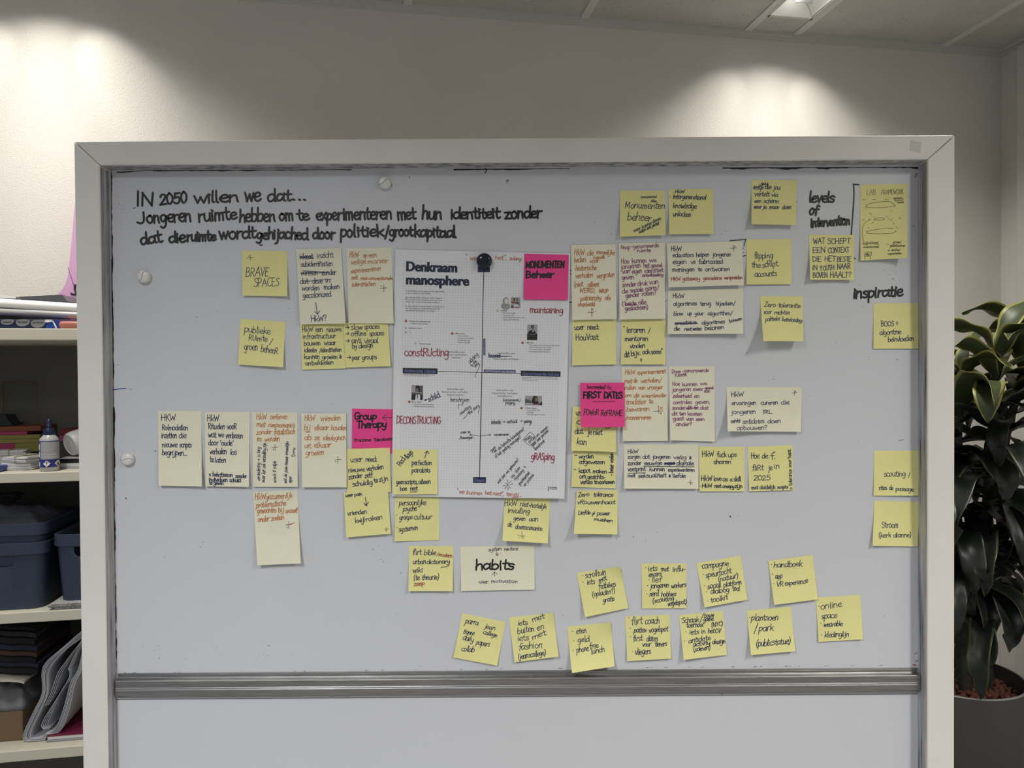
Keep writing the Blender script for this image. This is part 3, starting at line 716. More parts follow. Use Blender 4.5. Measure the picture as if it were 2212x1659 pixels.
note('cream', 'H', [(1477, 105), (1925, 105), (1930, 842), (1487, 842)], 'tall cream sticky note in orange reading HKW vrienden bij elkaar houden',
     [("HkW", 1508, 182, 1612, 178, 34), ("vrienden", 1668, 182, 1868, 175, 32), ("b\u00ff", 1505, 270, 1565, 270, 34), ('~', [(1515, 292), (1540, 285), (1568, 292)]), ("elkaar", 1608, 275, 1750, 270, 30), ("houden", 1772, 272, 1925, 272, 30), ("als", 1505, 372, 1582, 370, 32), ("ze", 1605, 370, 1660, 368, 32), ("ideologisch", 1695, 370, 1918, 370, 28), ("uit", 1508, 452, 1575, 450, 32), ("elkaar", 1605, 448, 1775, 445, 32), ("groeien", 1520, 525, 1705, 518, 32),
      ('+', 1842, 565, 34, -22, 20)], ink='orange', wd=1.8, base=0.003, lift=0.003, **SC_)
note('cream', 'H', [(997, 888), (1440, 870), (1473, 1600), (1042, 1618)], 'tilted tall cream sticky note in orange reading HKW gezamenlijk, hanging alone below its row',
     [("HkW", 1015, 968, 1122, 962, 38), ("gezamenl\u00ffk", 1120, 965, 1390, 945, 34), ("problematische", 1028, 1045, 1325, 1022, 32), ("gewoontes", 1038, 1100, 1228, 1090, 32), ("b\u00ff", 1248, 1090, 1305, 1085, 32), ("onszelf", 1320, 1098, 1442, 1090, 28), ("onder", 1045, 1185, 1158, 1178, 32), ("zoeken", 1178, 1175, 1305, 1160, 30), ('+', 1355, 1215, 32, -18, 24), ('~', [(1330, 1216), (1414, 1196)], 'orange', 1.6)], ink='orange', wd=1.9, lift=0.008, br=0.004, **SC_)
# --- around the poster, left
note('pink', 'I', [(118, 48), (492, 55), (490, 424), (115, 418)], 'pink sticky note reading Group Therapy, half tucked under the poster',
     [("Group", 135, 138, 320, 138, 34, 'black', 4.6), ("Therapy", 155, 210, 405, 205, 34, 'black', 4.6), ('~', [(372, 125), (480, 125)], 'black', 1.5), ('~', [(372, 125), (402, 98)], 'black', 1.5), ('~', [(372, 125), (408, 152)], 'black', 1.5), ("?racisme", 132, 325, 275, 322, 18, 'black', 2.0), ("?decolonisatie", 300, 322, 490, 308, 16, 'black', 2.0)], lift=0.0006, bl=0, br=0, stuck=0.3)
note('yellow', 'I', [(72, 385), (432, 375), (445, 745), (75, 750)], 'yellow sticky note reading user need: nieuwe verhalen zonder zelf schuldig te zijn',
     [("user", 105, 495, 205, 490, 26), ("need:", 230, 490, 330, 488, 26), ("nieuwe", 85, 580, 225, 572, 24), ("verhalen", 240, 570, 382, 550, 24), ("zonder", 90, 638, 205, 622, 24), ("zelf", 222, 628, 292, 618, 26), ("schuldig", 122, 698, 290, 680, 24), ("te", 302, 668, 335, 662, 24), ("z\u00ffn", 345, 660, 422, 645, 24)], base=0.0012, lift=0.0012, bl=0, br=0, wd=2.1, **UR)
note('yellow', 'I', [(48, 750), (418, 722), (440, 1092), (70, 1122)], 'tilted yellow sticky note reading user pain, arrow, vrienden kwijtraken',
     [("user", 62, 785, 128, 780, 16), ("pain", 138, 778, 202, 772, 16), ('~', [(230, 790), (236, 858)], None, 2.2), ('~', [(218, 838), (236, 860)], None, 2.6), ('~', [(252, 830), (236, 860)], None, 2.6), ("vrienden", 80, 940, 242, 922, 24), ("kw\u00ffl", 145, 1000, 225, 992, 24), ("raken", 232, 990, 372, 968, 24), ('+', 406, 1052, 17, -8, 12)], base=0.003, lift=0.0035, wd=2.1, **UR)
note('yellow', 'I', [(474, 776), (846, 776), (843, 1145), (472, 1155)], 'yellow sticky note hanging below the poster, bullets persoonlijke, groepscultuur, systemen',
     [("*", 488, 838, 498, 838, 30), ("persoonl\u00ffke", 508, 856, 735, 850, 26), ("psyche", 540, 905, 655, 900, 26), ("*", 484, 950, 494, 950, 30), ("groeps", 510, 975, 620, 970, 26), ("cultuur", 632, 972, 780, 970, 26), ("*", 486, 1054, 496, 1054, 30), ("systemen", 506, 1080, 668, 1055, 26)], base=0.0004, lift=0.002, wd=1.9, stuck=0.35, **SC_)
note('yellow', 'I', [(1388, 788), (1770, 797), (1748, 1172), (1372, 1150)], 'yellow sticky note bulging below the lower right of the poster, reading HKW niet hatelijk',
     [("HkW", 1385, 862, 1490, 858, 30), ("niet-hatelijk", 1515, 860, 1735, 885, 24), ("invulling", 1412, 918, 1598, 925, 26), ("geven", 1462, 980, 1560, 985, 24), ("aan", 1590, 985, 1668, 988, 24), ("de", 1412, 1035, 1450, 1035, 26), ("doemscenarios", 1475, 1048, 1700, 1068, 24), ('~', [(1532, 1075), (1537, 1130)], 'navy', 1.2), ('~', [(1496, 1102), (1530, 1112), (1558, 1110)], 'navy', 1.2), ('~', [(1506, 1124), (1507, 1125)], 'navy', 2), ('~', [(1544, 1128), (1545, 1129)], 'navy', 2)], base=0.0004, lift=0.013, bl=0.006, wd=1.9, stuck=0.3, **SC_)
note('yellow', 'I', [(592, 1193), (963, 1195), (955, 1570), (588, 1570)], 'yellow sticky note reading flirt bible, urban dictionary, wiki, beside the habits note',
     [("flirt", 618, 1268, 695, 1265, 28), ("bible", 715, 1268, 815, 1268, 26), ("/modern", 822, 1275, 950, 1290, 18, 'red', 1.8), ("urban", 622, 1345, 735, 1342, 24), ("dictionary", 738, 1345, 930, 1338, 22), ('~', [(930, 1340), (920, 1362), (858, 1374), (868, 1362)], 'navy', 1.8), ("wiki", 622, 1418, 705, 1412, 26), ("(te theorie)", 628, 1478, 842, 1472, 26), ("zeep", 632, 1528, 722, 1520, 22, 'red', 1.8)], wd=2.0, lift=0.005, br=0.003, **SC_)
note('cream', 'I', [(1020, 1200), (1635, 1190), (1640, 1557), (1027, 1570)], 'wide cream sticky note with habits in thick black letters',
     [("habits", 1145, 1392, 1470, 1388, 50, 'black', 5.6), ("system", 1255, 1240, 1365, 1228, 18), ("reinforce", 1385, 1232, 1500, 1228, 16), ('~', [(1322, 1240), (1328, 1272)]), ('~', [(1314, 1258), (1328, 1275)]), ('~', [(1338, 1258), (1328, 1275)]), ('~', [(1306, 1445), (1304, 1412)]), ('~', [(1286, 1432), (1304, 1410)]), ('~', [(1326, 1428), (1304, 1410)]), ("user", 1172, 1502, 1250, 1508, 18), ("motivation", 1275, 1500, 1500, 1502, 18)], wd=1.5, lift=0.003, slant=0.08)
# --- top right
note('yellow', 'E', [(582, 60), (1057, 58), (1062, 527), (582, 542)], 'yellow sticky note reading Monumenten beheer with small slanted text, top right half',
     [("monumental", 800, 135, 968, 132, 15, None, 1.4), ("sites", 905, 178, 965, 180, 18, None, 1.4), ("Monumenten", 630, 240, 1055, 252, 42), ("beheer", 655, 368, 910, 380, 48), ("maar jouwige dingen", 730, 498, 1020, 360, 22, None, 1.4), ("waken met plezier", 785, 512, 1000, 410, 20, None, 1.4)], wd=2.0, lift=0.006, bl=0.003, **SC_)
note('yellow', 'E', [(1092, 42), (1562, 40), (1572, 512), (1100, 518)], 'yellow sticky note reading intergenerational knowledge unlocken',
     [("HkW", 1162, 85, 1262, 82, 20), ("*", 1140, 92, 1150, 92, 25), ("*", 1105, 135, 1115, 135, 25), ("intergenerational", 1138, 142, 1490, 152, 30), ("knowledge", 1138, 240, 1385, 248, 34), ("unlocken", 1138, 325, 1330, 332, 30)], wd=2.0, lift=0.005, **SC_)
note('cream', 'E', [(65, 630), (538, 622), (547, 1412), (78, 1422)], 'tall cream sticky note in orange reading HKW de mogelijkheden voor historische verhalen',
     [("HkW", 97, 738, 205, 735, 38), ("de", 235, 740, 300, 740, 36), ("mogel\u00ffke", 332, 725, 528, 735, 28), ("heden", 97, 820, 220, 808, 36), ("voor", 262, 820, 362, 815, 28), ("ruimte", 300, 780, 420, 775, 20), ("historische", 112, 900, 335, 892, 32), ("verhalen", 112, 980, 298, 970, 32), ("vergroten", 338, 985, 525, 962, 32), ("(niet", 95, 1075, 195, 1065, 34), ("alleen", 240, 1075, 360, 1068, 34), ("WEIRD,", 152, 1130, 325, 1132, 28), ("WASP", 355, 1130, 455, 1135, 24), ("patriarchy", 162, 1218, 385, 1208, 30), ("als", 425, 1208, 482, 1205, 28), ("voorbeeld", 138, 1280, 318, 1272, 28),
      ('~', [(283, 1300), (286, 1385)], 'orange', 1.8), ('~', [(245, 1342), (300, 1340)], 'black', 1.2), ('~', [(300, 1336), (325, 1332)], 'orange', 1.6), ('~', [(296, 1308), (297, 1309)], 'black', 3)], ink='orange', wd=1.8, lift=0.003, base=0.0015, **SC_)
note('cream', 'E', [(568, 612), (1055, 605), (1058, 1408), (578, 1418)], 'tall cream sticky note in purple reading Hoop-genormeerde ruimte',
     [("Hoop", 592, 675, 690, 672, 26), ("-", 700, 660, 715, 660, 24), ("genormeerde", 720, 668, 992, 650, 24), ("ruimte", 762, 708, 908, 702, 22), ("Hoe", 595, 828, 680, 825, 34), ("kunnen", 708, 820, 862, 815, 30), ("we", 892, 815, 970, 808, 30), ("jongeren", 590, 885, 802, 868, 32), ("het", 832, 868, 895, 865, 30), ("gevoel", 908, 868, 1030, 862, 28), ("van", 605, 932, 690, 928, 30), ("eigen", 710, 935, 815, 922, 30), ("identiteit", 842, 925, 1042, 912, 26), ("geven", 598, 998, 732, 988, 30), ("ontwikkeling", 815, 965, 1040, 958, 20),
      ("zonder", 605, 1075, 755, 1062, 30), ("druk", 768, 1060, 875, 1052, 30), ("van", 892, 1048, 990, 1038, 30), ("de", 602, 1142, 670, 1138, 30), ("sociale", 690, 1132, 832, 1118, 28), ("norm/", 852, 1112, 1000, 1098, 28), ("gender", 642, 1190, 790, 1172, 30), ("rollen?", 812, 1168, 968, 1150, 28), ("(", 605, 1270, 622, 1270, 28), ("beide", 635, 1272, 752, 1265, 28), ('~', [(632, 1262), (765, 1255)]), ("alle", 778, 1258, 862, 1252, 28), ("geslachten)", 632, 1322, 880, 1305, 28)], ink='purple', wd=1.7, lift=0.005, base=0.0015, **UR)
note('cream', 'E', [(1075, 612), (1870, 590), (1888, 1052), (1095, 1078)], 'wide cream sticky note reading HKW educators helpen jongeren with a red last line',
     [("HkW", 1122, 695, 1232, 692, 30), ("educators", 1138, 760, 1362, 755, 28), ("helpen", 1385, 755, 1525, 750, 28), ("jongeren", 1558, 752, 1755, 748, 26), ("eigen", 1138, 830, 1285, 825, 28), ("vs", 1330, 828, 1378, 825, 26), ("fabricated", 1410, 830, 1668, 825, 28), ("meningen", 1132, 912, 1370, 908, 28), ("te", 1405, 908, 1448, 905, 28), ("ontwaren", 1480, 908, 1740, 902, 28), ("HKW", 1120, 1008, 1222, 1002, 24, 'red', 1.7), ("gateway", 1240, 1005, 1425, 1000, 26, 'red', 1.7), ("gevoelens", 1455, 1000, 1655, 995, 24, 'red', 1.7), ("verspreiden", 1678, 992, 1875, 988, 22, 'red', 1.7), ('+', 1780, 662, 30, 12, -18)], base=0.002, lift=0.006, bl=0.003, wd=1.9, **UR)
note('cream', 'E', [(1085, 1110), (1882, 1088), (1880, 1565), (1085, 1570)], 'wide cream sticky note reading HKW algoritmes terug hijacken, below the educators note',
     [("HkW", 1138, 1192, 1260, 1190, 30), ("algoritmes", 1145, 1272, 1395, 1265, 26), ("terug", 1428, 1270, 1545, 1265, 26), ("hijacken/", 1592, 1268, 1800, 1262, 26), ("blow", 1148, 1375, 1250, 1372, 26), ("up", 1292, 1372, 1342, 1370, 24), ("your", 1370, 1372, 1465, 1368, 24), ("algorithm/", 1505, 1372, 1770, 1365, 24), ("creatieve", 1160, 1472, 1390, 1462, 24), ('~', [(1162, 1460), (1400, 1455)], None, 2.6), ("algoritmes", 1445, 1470, 1690, 1455, 24), ("bouwen", 1738, 1448, 1870, 1420, 20), ("die", 1152, 1535, 1215, 1532, 26), ("niet", 1260, 1535, 1340, 1532, 24), ("weten", 1348, 1532, 1445, 1528, 24), ("belonen", 1475, 1528, 1680, 1515, 26)], base=0.001, lift=0.008, br=0.004, wd=1.9, **UR)
note('yellow', 'G', [(97, 37), (503, 37), (497, 440), (97, 432)], 'yellow sticky note reading guy eentje die jou vertelt via een scherm, top right',
     [("guy", 178, 80, 240, 82, 18), ("eentje", 112, 122, 200, 118, 26), ("die", 215, 118, 272, 118, 26), ("jou", 292, 122, 355, 122, 26), ("vertelt", 122, 182, 258, 182, 26), ("via", 275, 185, 335, 185, 22), ("een", 120, 240, 185, 240, 22), ("scherm", 205, 242, 340, 242, 24), ("waar", 115, 290, 185, 295, 22), ("je", 195, 295, 230, 298, 22), ("maar", 255, 295, 345, 295, 20), ("doen", 370, 298, 455, 292, 20)], wd=2.0, lift=0.008, bl=0.004, tr=0.004, **SC_)
note('yellow', 'G', [(52, 570), (453, 565), (457, 970), (52, 972)], 'yellow sticky note reading flipping the script accounts',
     [("flipping", 118, 740, 290, 738, 32), ("the", 98, 820, 178, 820, 32), ("scRipt", 195, 822, 335, 805, 32), ("accounts", 125, 905, 325, 895, 30)], wd=2.0, lift=0.004, **UR)
note('yellow', 'G', [(612, 527), (1018, 530), (1015, 932), (622, 930)], 'yellow sticky note in capitals reading WAT SCHEPT EEN CONTEXT DIE HET BESTE',
     [("WAT", 650, 608, 755, 605, 30), ("SCHEPT", 778, 608, 985, 605, 30), ("EEN", 642, 688, 760, 684, 30), ("CONTEXT", 782, 690, 975, 685, 30), ("DIE", 645, 768, 722, 766, 30), ("HET", 750, 765, 850, 765, 30), ("BESTE", 865, 768, 990, 766, 28), ("iN", 642, 842, 690, 842, 30), ("YOUTH", 712, 850, 840, 840, 28), ("NAAR", 865, 836, 985, 830, 30), ("BOVEN", 648, 912, 780, 908, 28), ("HAALT?", 802, 912, 990, 908, 32)], wd=2.0, lift=0.006, bl=0.005, **UR)
lab = note('yellow', 'F', [(232, 160), (1082, 140), (1078, 1470), (240, 1518)], 'tall creased yellow sticky note with the LAB FRAMEWORK sketch of three ovals',
     [("LAB", 345, 340, 520, 335, 55), ("FRAMEWORK", 612, 335, 1010, 325, 55), ("systemic", 828, 412, 1000, 408, 20), ("(comm/", 848, 448, 1010, 445, 20), ("beleid", 895, 488, 1012, 485, 18)] +
     [('~', [(a, b), (c, d)]) for a, b, c, d in ((275, 430, 325, 426), (455, 428, 508, 425), (672, 425, 745, 420), (318, 565, 322, 570), (350, 600, 357, 612), (402, 662, 436, 690), (482, 730, 488, 738), (862, 540, 848, 565), (800, 615, 784, 640), (718, 715, 698, 742), (272, 790, 312, 786), (420, 788, 438, 786), (730, 770, 748, 768), (805, 768, 825, 765), (920, 760, 966, 754), (480, 812, 444, 858), (394, 925, 376, 945), (355, 980, 342, 992), (772, 778, 795, 802), (820, 838, 848, 862), (875, 905, 892, 925), (902, 940, 912, 956), (285, 1235, 372, 1232), (512, 1234, 570, 1230), (706, 1226, 752, 1224), (800, 1232, 905, 1226), (316, 1440, 320, 1490), (418, 1440, 410, 1490))] +
     [('~', [(850, 515), (800, 480), (740, 458), (600, 465), (430, 490), (335, 530), (360, 560), (480, 568), (700, 560), (850, 535), (855, 515)], None, None, 1), ('~', [(668, 768), (640, 748), (560, 752), (482, 775), (520, 790), (620, 790), (668, 775), (668, 768)], None, None, 1), ('~', [(830, 945), (740, 938), (560, 955), (380, 990), (350, 1015), (420, 1032), (640, 1036), (800, 1025), (875, 998), (865, 980)], None, None, 1),
      ('~', [(298, 1175), (275, 1080), (278, 930), (320, 840), (400, 788)], None, None, 1), ('~', [(385, 772), (405, 787)]), ('~', [(390, 800), (405, 787)]), ("individueel", 280, 1222, 560, 1212, 26), ("=relationeel", 285, 1290, 570, 1285, 22), ("groep/", 820, 1200, 975, 1198, 22), ("gemeenschap", 765, 1268, 1040, 1262, 22), ("= skills/", 732, 1345, 960, 1340, 24), ("capaciteiten", 732, 1410, 982, 1400, 22),
      ('~', [(310, 1390), (312, 1440), (400, 1438), (435, 1425), (440, 1366)]), ('~', [(310, 1392), (330, 1385), (328, 1420)]), ('~', [(328, 1368), (360, 1365), (362, 1436)]), ('~', [(362, 1366), (396, 1366), (396, 1436)]), ('~', [(396, 1368), (440, 1366)]), ("AK", 330, 1425, 392, 1425, 20)], ink='pencil', wd=1.0, slant=0.06, lift=0.004, br=0.012, tr=-0.0, wob=0.0022)
note('yellow', 'G', [(173, 1078), (555, 1078), (560, 1480), (203, 1480)], 'yellow sticky note curling far off the board, reading Zero tolerantie voor rechtse politieke beinvloeding',
     [("Zero", 210, 1172, 310, 1178, 28), ("tolerantie", 335, 1175, 535, 1182, 24), ("voor", 205, 1238, 275, 1235, 24), ("rechtse", 302, 1242, 438, 1238, 22), ("politieke", 220, 1300, 350, 1295, 22), ("be\u00efnvloeding", 370, 1300, 548, 1312, 22)], wd=1.9, lift=0.020, bl=0.012, br=0.002, **SC_)
note('yellow', 'G', [(1190, 1142), (1590, 1140), (1592, 1547), (1190, 1548)], 'yellow sticky note reading BOOS + algoritme beinvloeden, under the word inspiratie',
     [("BOOS", 1258, 1350, 1375, 1345, 30), ("+ ", 1392, 1338, 1430, 1338, 34), ("algoritme", 1245, 1425, 1440, 1418, 28), ("be\u00efnvloeden", 1320, 1488, 1552, 1475, 28)], wd=2.0, lift=0.003, **UR)
# --- right middle
note('yellow', 'J', [(92, 62), (635, 60), (638, 613), (92, 625)], 'yellow sticky note reading user need: Houvast',
     [("user", 120, 185, 240, 182, 40), ("need:", 280, 182, 430, 178, 40), ("HouVast", 135, 318, 420, 308, 48)], wd=2.2, lift=0.004, **UR)
note('yellow', 'J', [(697, 60), (1247, 58), (1243, 613), (693, 613)], 'yellow sticky note reading leraren / mentoren vinden dit bijv. ook soms',
     [('"', 722, 168, 742, 168, 14), ("leraren", 762, 222, 998, 218, 42), ("/", 1028, 218, 1060, 218, 32), ("mentoren", 740, 325, 1030, 318, 36), ("vinden", 805, 412, 992, 405, 36), ("dit", 738, 528, 802, 522, 42), ("b\u00ffv.", 820, 512, 940, 495, 40), ("ook", 958, 488, 1055, 480, 36), ('soms"', 1068, 488, 1212, 480, 36), ('~', [(945, 578), (942, 535), (930, 562), (958, 555)], None, 2.2)], wd=2.2, lift=0.004, **UR)
note('cream', 'J', [(705, 650), (1263, 642), (1275, 1558), (717, 1560)], 'tall cream sticky note in orange, HKW experimenteren, right of the pink FIRST DATES note',
     [("HkW", 740, 738, 868, 735, 36), ("experimenteren", 898, 740, 1250, 718, 32), ("met", 738, 845, 830, 842, 32), ("de", 850, 838, 895, 835, 32), ("verhalen/", 938, 838, 1195, 832, 32), ("rollen", 738, 928, 880, 922, 32), ("van", 908, 922, 992, 920, 28), ("vroeger", 1015, 925, 1212, 915, 30), ("om", 742, 1018, 825, 1015, 28), ("de", 850, 1020, 918, 1018, 32), ("waardevolle", 945, 1022, 1248, 1015, 26), ("tradities", 755, 1108, 998, 1102, 36), ("te", 1040, 1095, 1088, 1092, 34), ("bewaren", 762, 1195, 1048, 1185, 34), ("/conserveren", 748, 1298, 1070, 1288, 30),
      ('~', [(1157, 1125), (1160, 1210)], 'orange', 1.8), ('~', [(1095, 1195), (1215, 1188)], 'black', 1.2), ("x", 1175, 1170, 1210, 1168, 30, 'orange', 1.7), ('~', [(1187, 1215), (1188, 1218)], 'black', 3.5)], ink='orange', wd=1.8, lift=0.004, **SC_)
note('cream', 'Z', [(140, 98), (1043, 100), (1054, 1602), (164, 1576)], 'tall cream sticky note in purple reading Doem-genormeerde ruimte',
     [("Doem", 198, 245, 382, 235, 44), ("-", 400, 228, 428, 228, 40), ("genormeerde", 440, 225, 930, 215, 42), ("ruimte", 258, 308, 492, 298, 40), ("Hoe", 210, 495, 358, 488, 52), ("kunnen", 398, 498, 710, 490, 46), ("we", 758, 482, 905, 475, 46), ("jongeren", 200, 605, 580, 595, 48), ("meer", 618, 595, 825, 590, 46), ("gevoel", 850, 565, 1025, 558, 36), ("van", 840, 628, 965, 625, 40), ("zekerheid", 212, 728, 590, 725, 44), ("en", 640, 732, 755, 725, 46), ("controlen", 218, 858, 605, 848, 46), ("geven,", 662, 850, 960, 845, 46), ("zonder", 200, 968, 470, 962, 46), ("dit te", 490, 965, 720, 955, 46), ('~', [(480, 945), (600, 938), (720, 930)], None, 2.2), ("dat", 758, 965, 928, 960, 46), ("dit", 200, 1085, 310, 1078, 46), ("ten", 345, 1080, 470, 1075, 44), ("kosten", 512, 1085, 805, 1080, 44), ("gaat", 212, 1185, 440, 1175, 48), ("van", 480, 1185, 638, 1180, 46), ("een", 675, 1190, 850, 1185, 46), ("ander?", 275, 1292, 600, 1288, 46)], ink='purple', wd=1.7, lift=0.004, bl=0.006, **UR)
note('yellow', 'J', [(97, 1135), (640, 1137), (632, 1694), (80, 1679)], 'yellow sticky note mostly hidden behind the pink FIRST DATES note, ending dat je niet kan',
     [("user", 140, 1240, 260, 1236, 40), ("coping", 138, 1352, 580, 1372, 46), ("dat", 122, 1470, 232, 1465, 42), ("je", 280, 1480, 335, 1480, 42), ("niet", 350, 1482, 465, 1480, 40), ("kan", 145, 1595, 268, 1610, 46)], wd=2.2, base=0.0026, lift=0.005, br=0.003, **UR)
note('pink', 'J', [(190, 842), (738, 838), (743, 1385), (198, 1390)], 'pink sticky note reading hoe overleef ik FIRST DATES, POWER REFRAME',
     [("hoe", 275, 912, 345, 912, 28, 'black', 2.0), ("overleef", 352, 912, 500, 918, 28, 'black', 2.0), ("ik", 515, 915, 580, 922, 28, 'black', 2.0), ("FiRST", 225, 1030, 445, 1025, 46, 'black', 4.6), ("DATES", 482, 1030, 712, 1028, 44, 'black', 4.6), ('~', [(342, 1074), (622, 1072)], 'black', 1.8), ("POWeR", 232, 1240, 418, 1238, 46, 'black', 2.1), ("ReFRAME", 442, 1245, 712, 1248, 42, 'black', 2.1)], base=0.0042, lift=0.009, slant=0.04)
note('yellow', 'K', [(100, 440), (643, 450), (630, 1002), (80, 983)], 'yellow sticky note with dashes worden afgewezen, kapot maken om gezichtsverlies',
     [("-", 120, 610, 150, 610, 34), ("worden", 172, 630, 358, 628, 32), ("afgewezen", 178, 698, 498, 698, 32), ("-", 105, 788, 138, 788, 34), ("kapot", 172, 810, 318, 805, 34), ("maken", 345, 812, 520, 815, 32), ("om", 178, 878, 262, 876, 32), ("gezichts-", 278, 885, 502, 882, 32), ("verlies", 192, 945, 345, 945, 32), ("te", 365, 945, 402, 945, 32), ("voorkomen", 412, 945, 615, 942, 28), ("- beter voelen", 596, 845, 600, 560, 28)], wd=2.1, base=0.0004, lift=0.0025, bl=0, br=0, **UR)
note('yellow', 'K', [(148, 1030), (657, 1022), (650, 1570), (112, 1563)], 'yellow sticky note reading Zero tolerance vrouwenhaat, liefde and power',
     [("Zero", 165, 1110, 302, 1098, 34), ("tolerance", 352, 1100, 592, 1105, 32), ("vRouwenhaat", 150, 1195, 622, 1195, 30), ("Liefde", 165, 1328, 318, 1318, 32), ("#", 335, 1335, 372, 1335, 34), ("power", 398, 1330, 558, 1335, 30), ("musiken", 360, 1398, 590, 1418, 24)], wd=2.1, lift=0.010, bl=0.008, tl=0.004, **SC_)
note('cream', 'K', [(728, 462), (1650, 456), (1653, 1008), (735, 1005)], 'wide cream sticky note reading HKW zorgen dat jongeren veilig, underlined words',
     [("HkW", 778, 570, 908, 566, 28), ("zorgen", 778, 635, 935, 630, 30), ("dat", 962, 635, 1055, 630, 30), ("jongeren", 1085, 635, 1308, 632, 30), ("veilig", 1345, 640, 1505, 640, 28), ("&", 1535, 640, 1565, 640, 28), ("zonder", 778, 715, 948, 708, 30), ("eeuwige", 982, 712, 1205, 708, 30), ("repr", 1232, 710, 1360, 708, 28), ('~', [(1235, 695), (1360, 690)], None, 3.5), ('~', [(1232, 702), (1355, 702)], None, 3), ("digitale", 1378, 715, 1595, 712, 30), ('~', [(980, 728), (1598, 735)]), ("voetprint", 778, 790, 1000, 785, 32), ('~', [(780, 815), (998, 808)]), ("kunnen", 1045, 785, 1238, 785, 30), ("experimenteren", 1275, 790, 1605, 792, 26), ("met", 778, 865, 875, 862, 30), ("seksualiteit", 908, 868, 1255, 862, 30), ("&", 1285, 865, 1308, 865, 28), ("liefde", 1332, 868, 1492, 865, 28), ('+', 1552, 928, 28, 14, 18)], wd=1.9, lift=0.005, bl=0.004, **UR)
note('cream', 'L', [(370, 648), (1045, 650), (1037, 1048), (382, 1043)], 'wide cream sticky note with a curled left corner reading HKW ervaringen cureren die jongeren IRL',
     [("HkW", 412, 735, 525, 730, 26), ("ervaringen", 415, 808, 638, 805, 22), ("cureren", 678, 805, 832, 802, 22), ("die", 858, 805, 935, 802, 24), ("jongeren", 412, 888, 635, 885, 24), ("IRL", 695, 888, 782, 886, 22), ("anti", 412, 970, 492, 966, 24), ('~', [(412, 955), (495, 950)], None, 2.4), ("antidotes", 515, 975, 710, 970, 24), ("doen", 738, 972, 858, 968, 24), ("opbouwen?", 462, 1032, 738, 1028, 24), ('+', 980, 698, 22, 8, -12)], wd=1.9, lift=0.006, bl=0.014, **UR)
note('yellow', 'L', [(127, 1182), (530, 1180), (533, 1582), (127, 1582)], 'yellow sticky note ending HKW love as a skill, beside the wide cream zorgen dat note',
     [("HkW", 152, 1272, 258, 1268, 30), ("fuck", 285, 1275, 372, 1272, 28), ("ups", 385, 1275, 462, 1272, 26), ("sharen", 255, 1335, 412, 1332, 24), ("HkW", 142, 1490, 242, 1488, 30), ("love", 255, 1490, 325, 1488, 28), ("as", 335, 1492, 382, 1492, 24), ("a", 400, 1492, 422, 1492, 22), ("skill", 435, 1492, 502, 1490, 26), ("*", 135, 1550, 145, 1550, 25), ("HkW", 152, 1548, 240, 1545, 20), ("niet", 262, 1548, 325, 1548, 20), ("creepy", 335, 1548, 440, 1552, 18), ("z\u00ffn", 445, 1550, 515, 1550, 20)], wd=2.1, lift=0.003, **UR)
note('yellow', 'L', [(560, 1183), (962, 1167), (970, 1570), (573, 1582)], 'yellow sticky note reading Hoe de f. flirt je in 2025, writing up its right edge',
     [("Hoe", 590, 1288, 665, 1285, 30), ("de", 688, 1285, 740, 1285, 30), ("f.", 765, 1295, 810, 1292, 34), ('~', [(790, 1232), (808, 1228)]), ("fliRt", 598, 1395, 705, 1392, 30), ("je", 745, 1395, 785, 1392, 28), ("in", 798, 1380, 850, 1375, 30), ("2025", 612, 1482, 765, 1480, 26), ("met", 595, 1565, 655, 1560, 20), ("duidel\u00ffk", 668, 1560, 808, 1558, 20), ("scripts", 825, 1558, 922, 1555, 18), ("o tolerance voor haat.", 960, 1565, 945, 1200, 20, None, 1.7)], wd=2.0, lift=0.003, **UR)
# --- far right
note('yellow', 'M', [(250, 383), (748, 380), (747, 885), (245, 885)], 'yellow sticky note reading scouting / rites de passage',
     [("scouting", 360, 672, 602, 668, 40), ("/", 632, 672, 655, 670, 28), ("rites", 305, 822, 398, 818, 30), ("de", 420, 818, 462, 820, 30), ("passage", 490, 830, 692, 838, 30)], wd=1.9, lift=0.003, **UR)
note('yellow', 'M', [(253, 943), (752, 955), (737, 1455), (233, 1447)], 'yellow sticky note reading Stroom, below the scouting note',
     [("Stroom", 335, 1245, 525, 1242, 40), ("(kerk", 302, 1355, 442, 1350, 32), ("dianne)", 465, 1352, 668, 1348, 32)], wd=1.9, lift=0.003, bl=0.004, **UR)
# --- bottom, tilted ideas
note('yellow', 'N', [(193, 727), (665, 822), (572, 1297), (97, 1208)], 'leftmost tilted yellow sticky note of the bottom row, ending collab',
     [("parra", 222, 832, 365, 858, 38), ("jean", 432, 888, 550, 912, 30), ("Bonne", 205, 945, 322, 965, 30), ("college", 418, 950, 565, 990, 30), ("daily", 195, 1015, 312, 1038, 36), ("papers", 340, 1065, 488, 1090, 34), ("collab", 182, 1132, 322, 1150, 36)], wd=1.9, lift=0.004, **SC_)
note('yellow', 'N', [(700, 773), (1183, 722), (1240, 1198), (763, 1260)], 'tilted yellow sticky note reading iets met buiten en iets met fashion',
     [("iets", 795, 862, 905, 852, 38), ("met", 955, 830, 1092, 780, 38), ("buiten", 795, 952, 975, 920, 40), ("en", 1002, 912, 1088, 898, 38), ("iets", 795, 1032, 920, 1018, 40), ("met", 955, 1015, 1108, 958, 34), ("fashion", 800, 1125, 1065, 1100, 44), ("(jeanscollege)", 802, 1228, 1100, 1180, 36)], wd=2.0, lift=0.005, br=0.004, tr=0.004, **SC_)
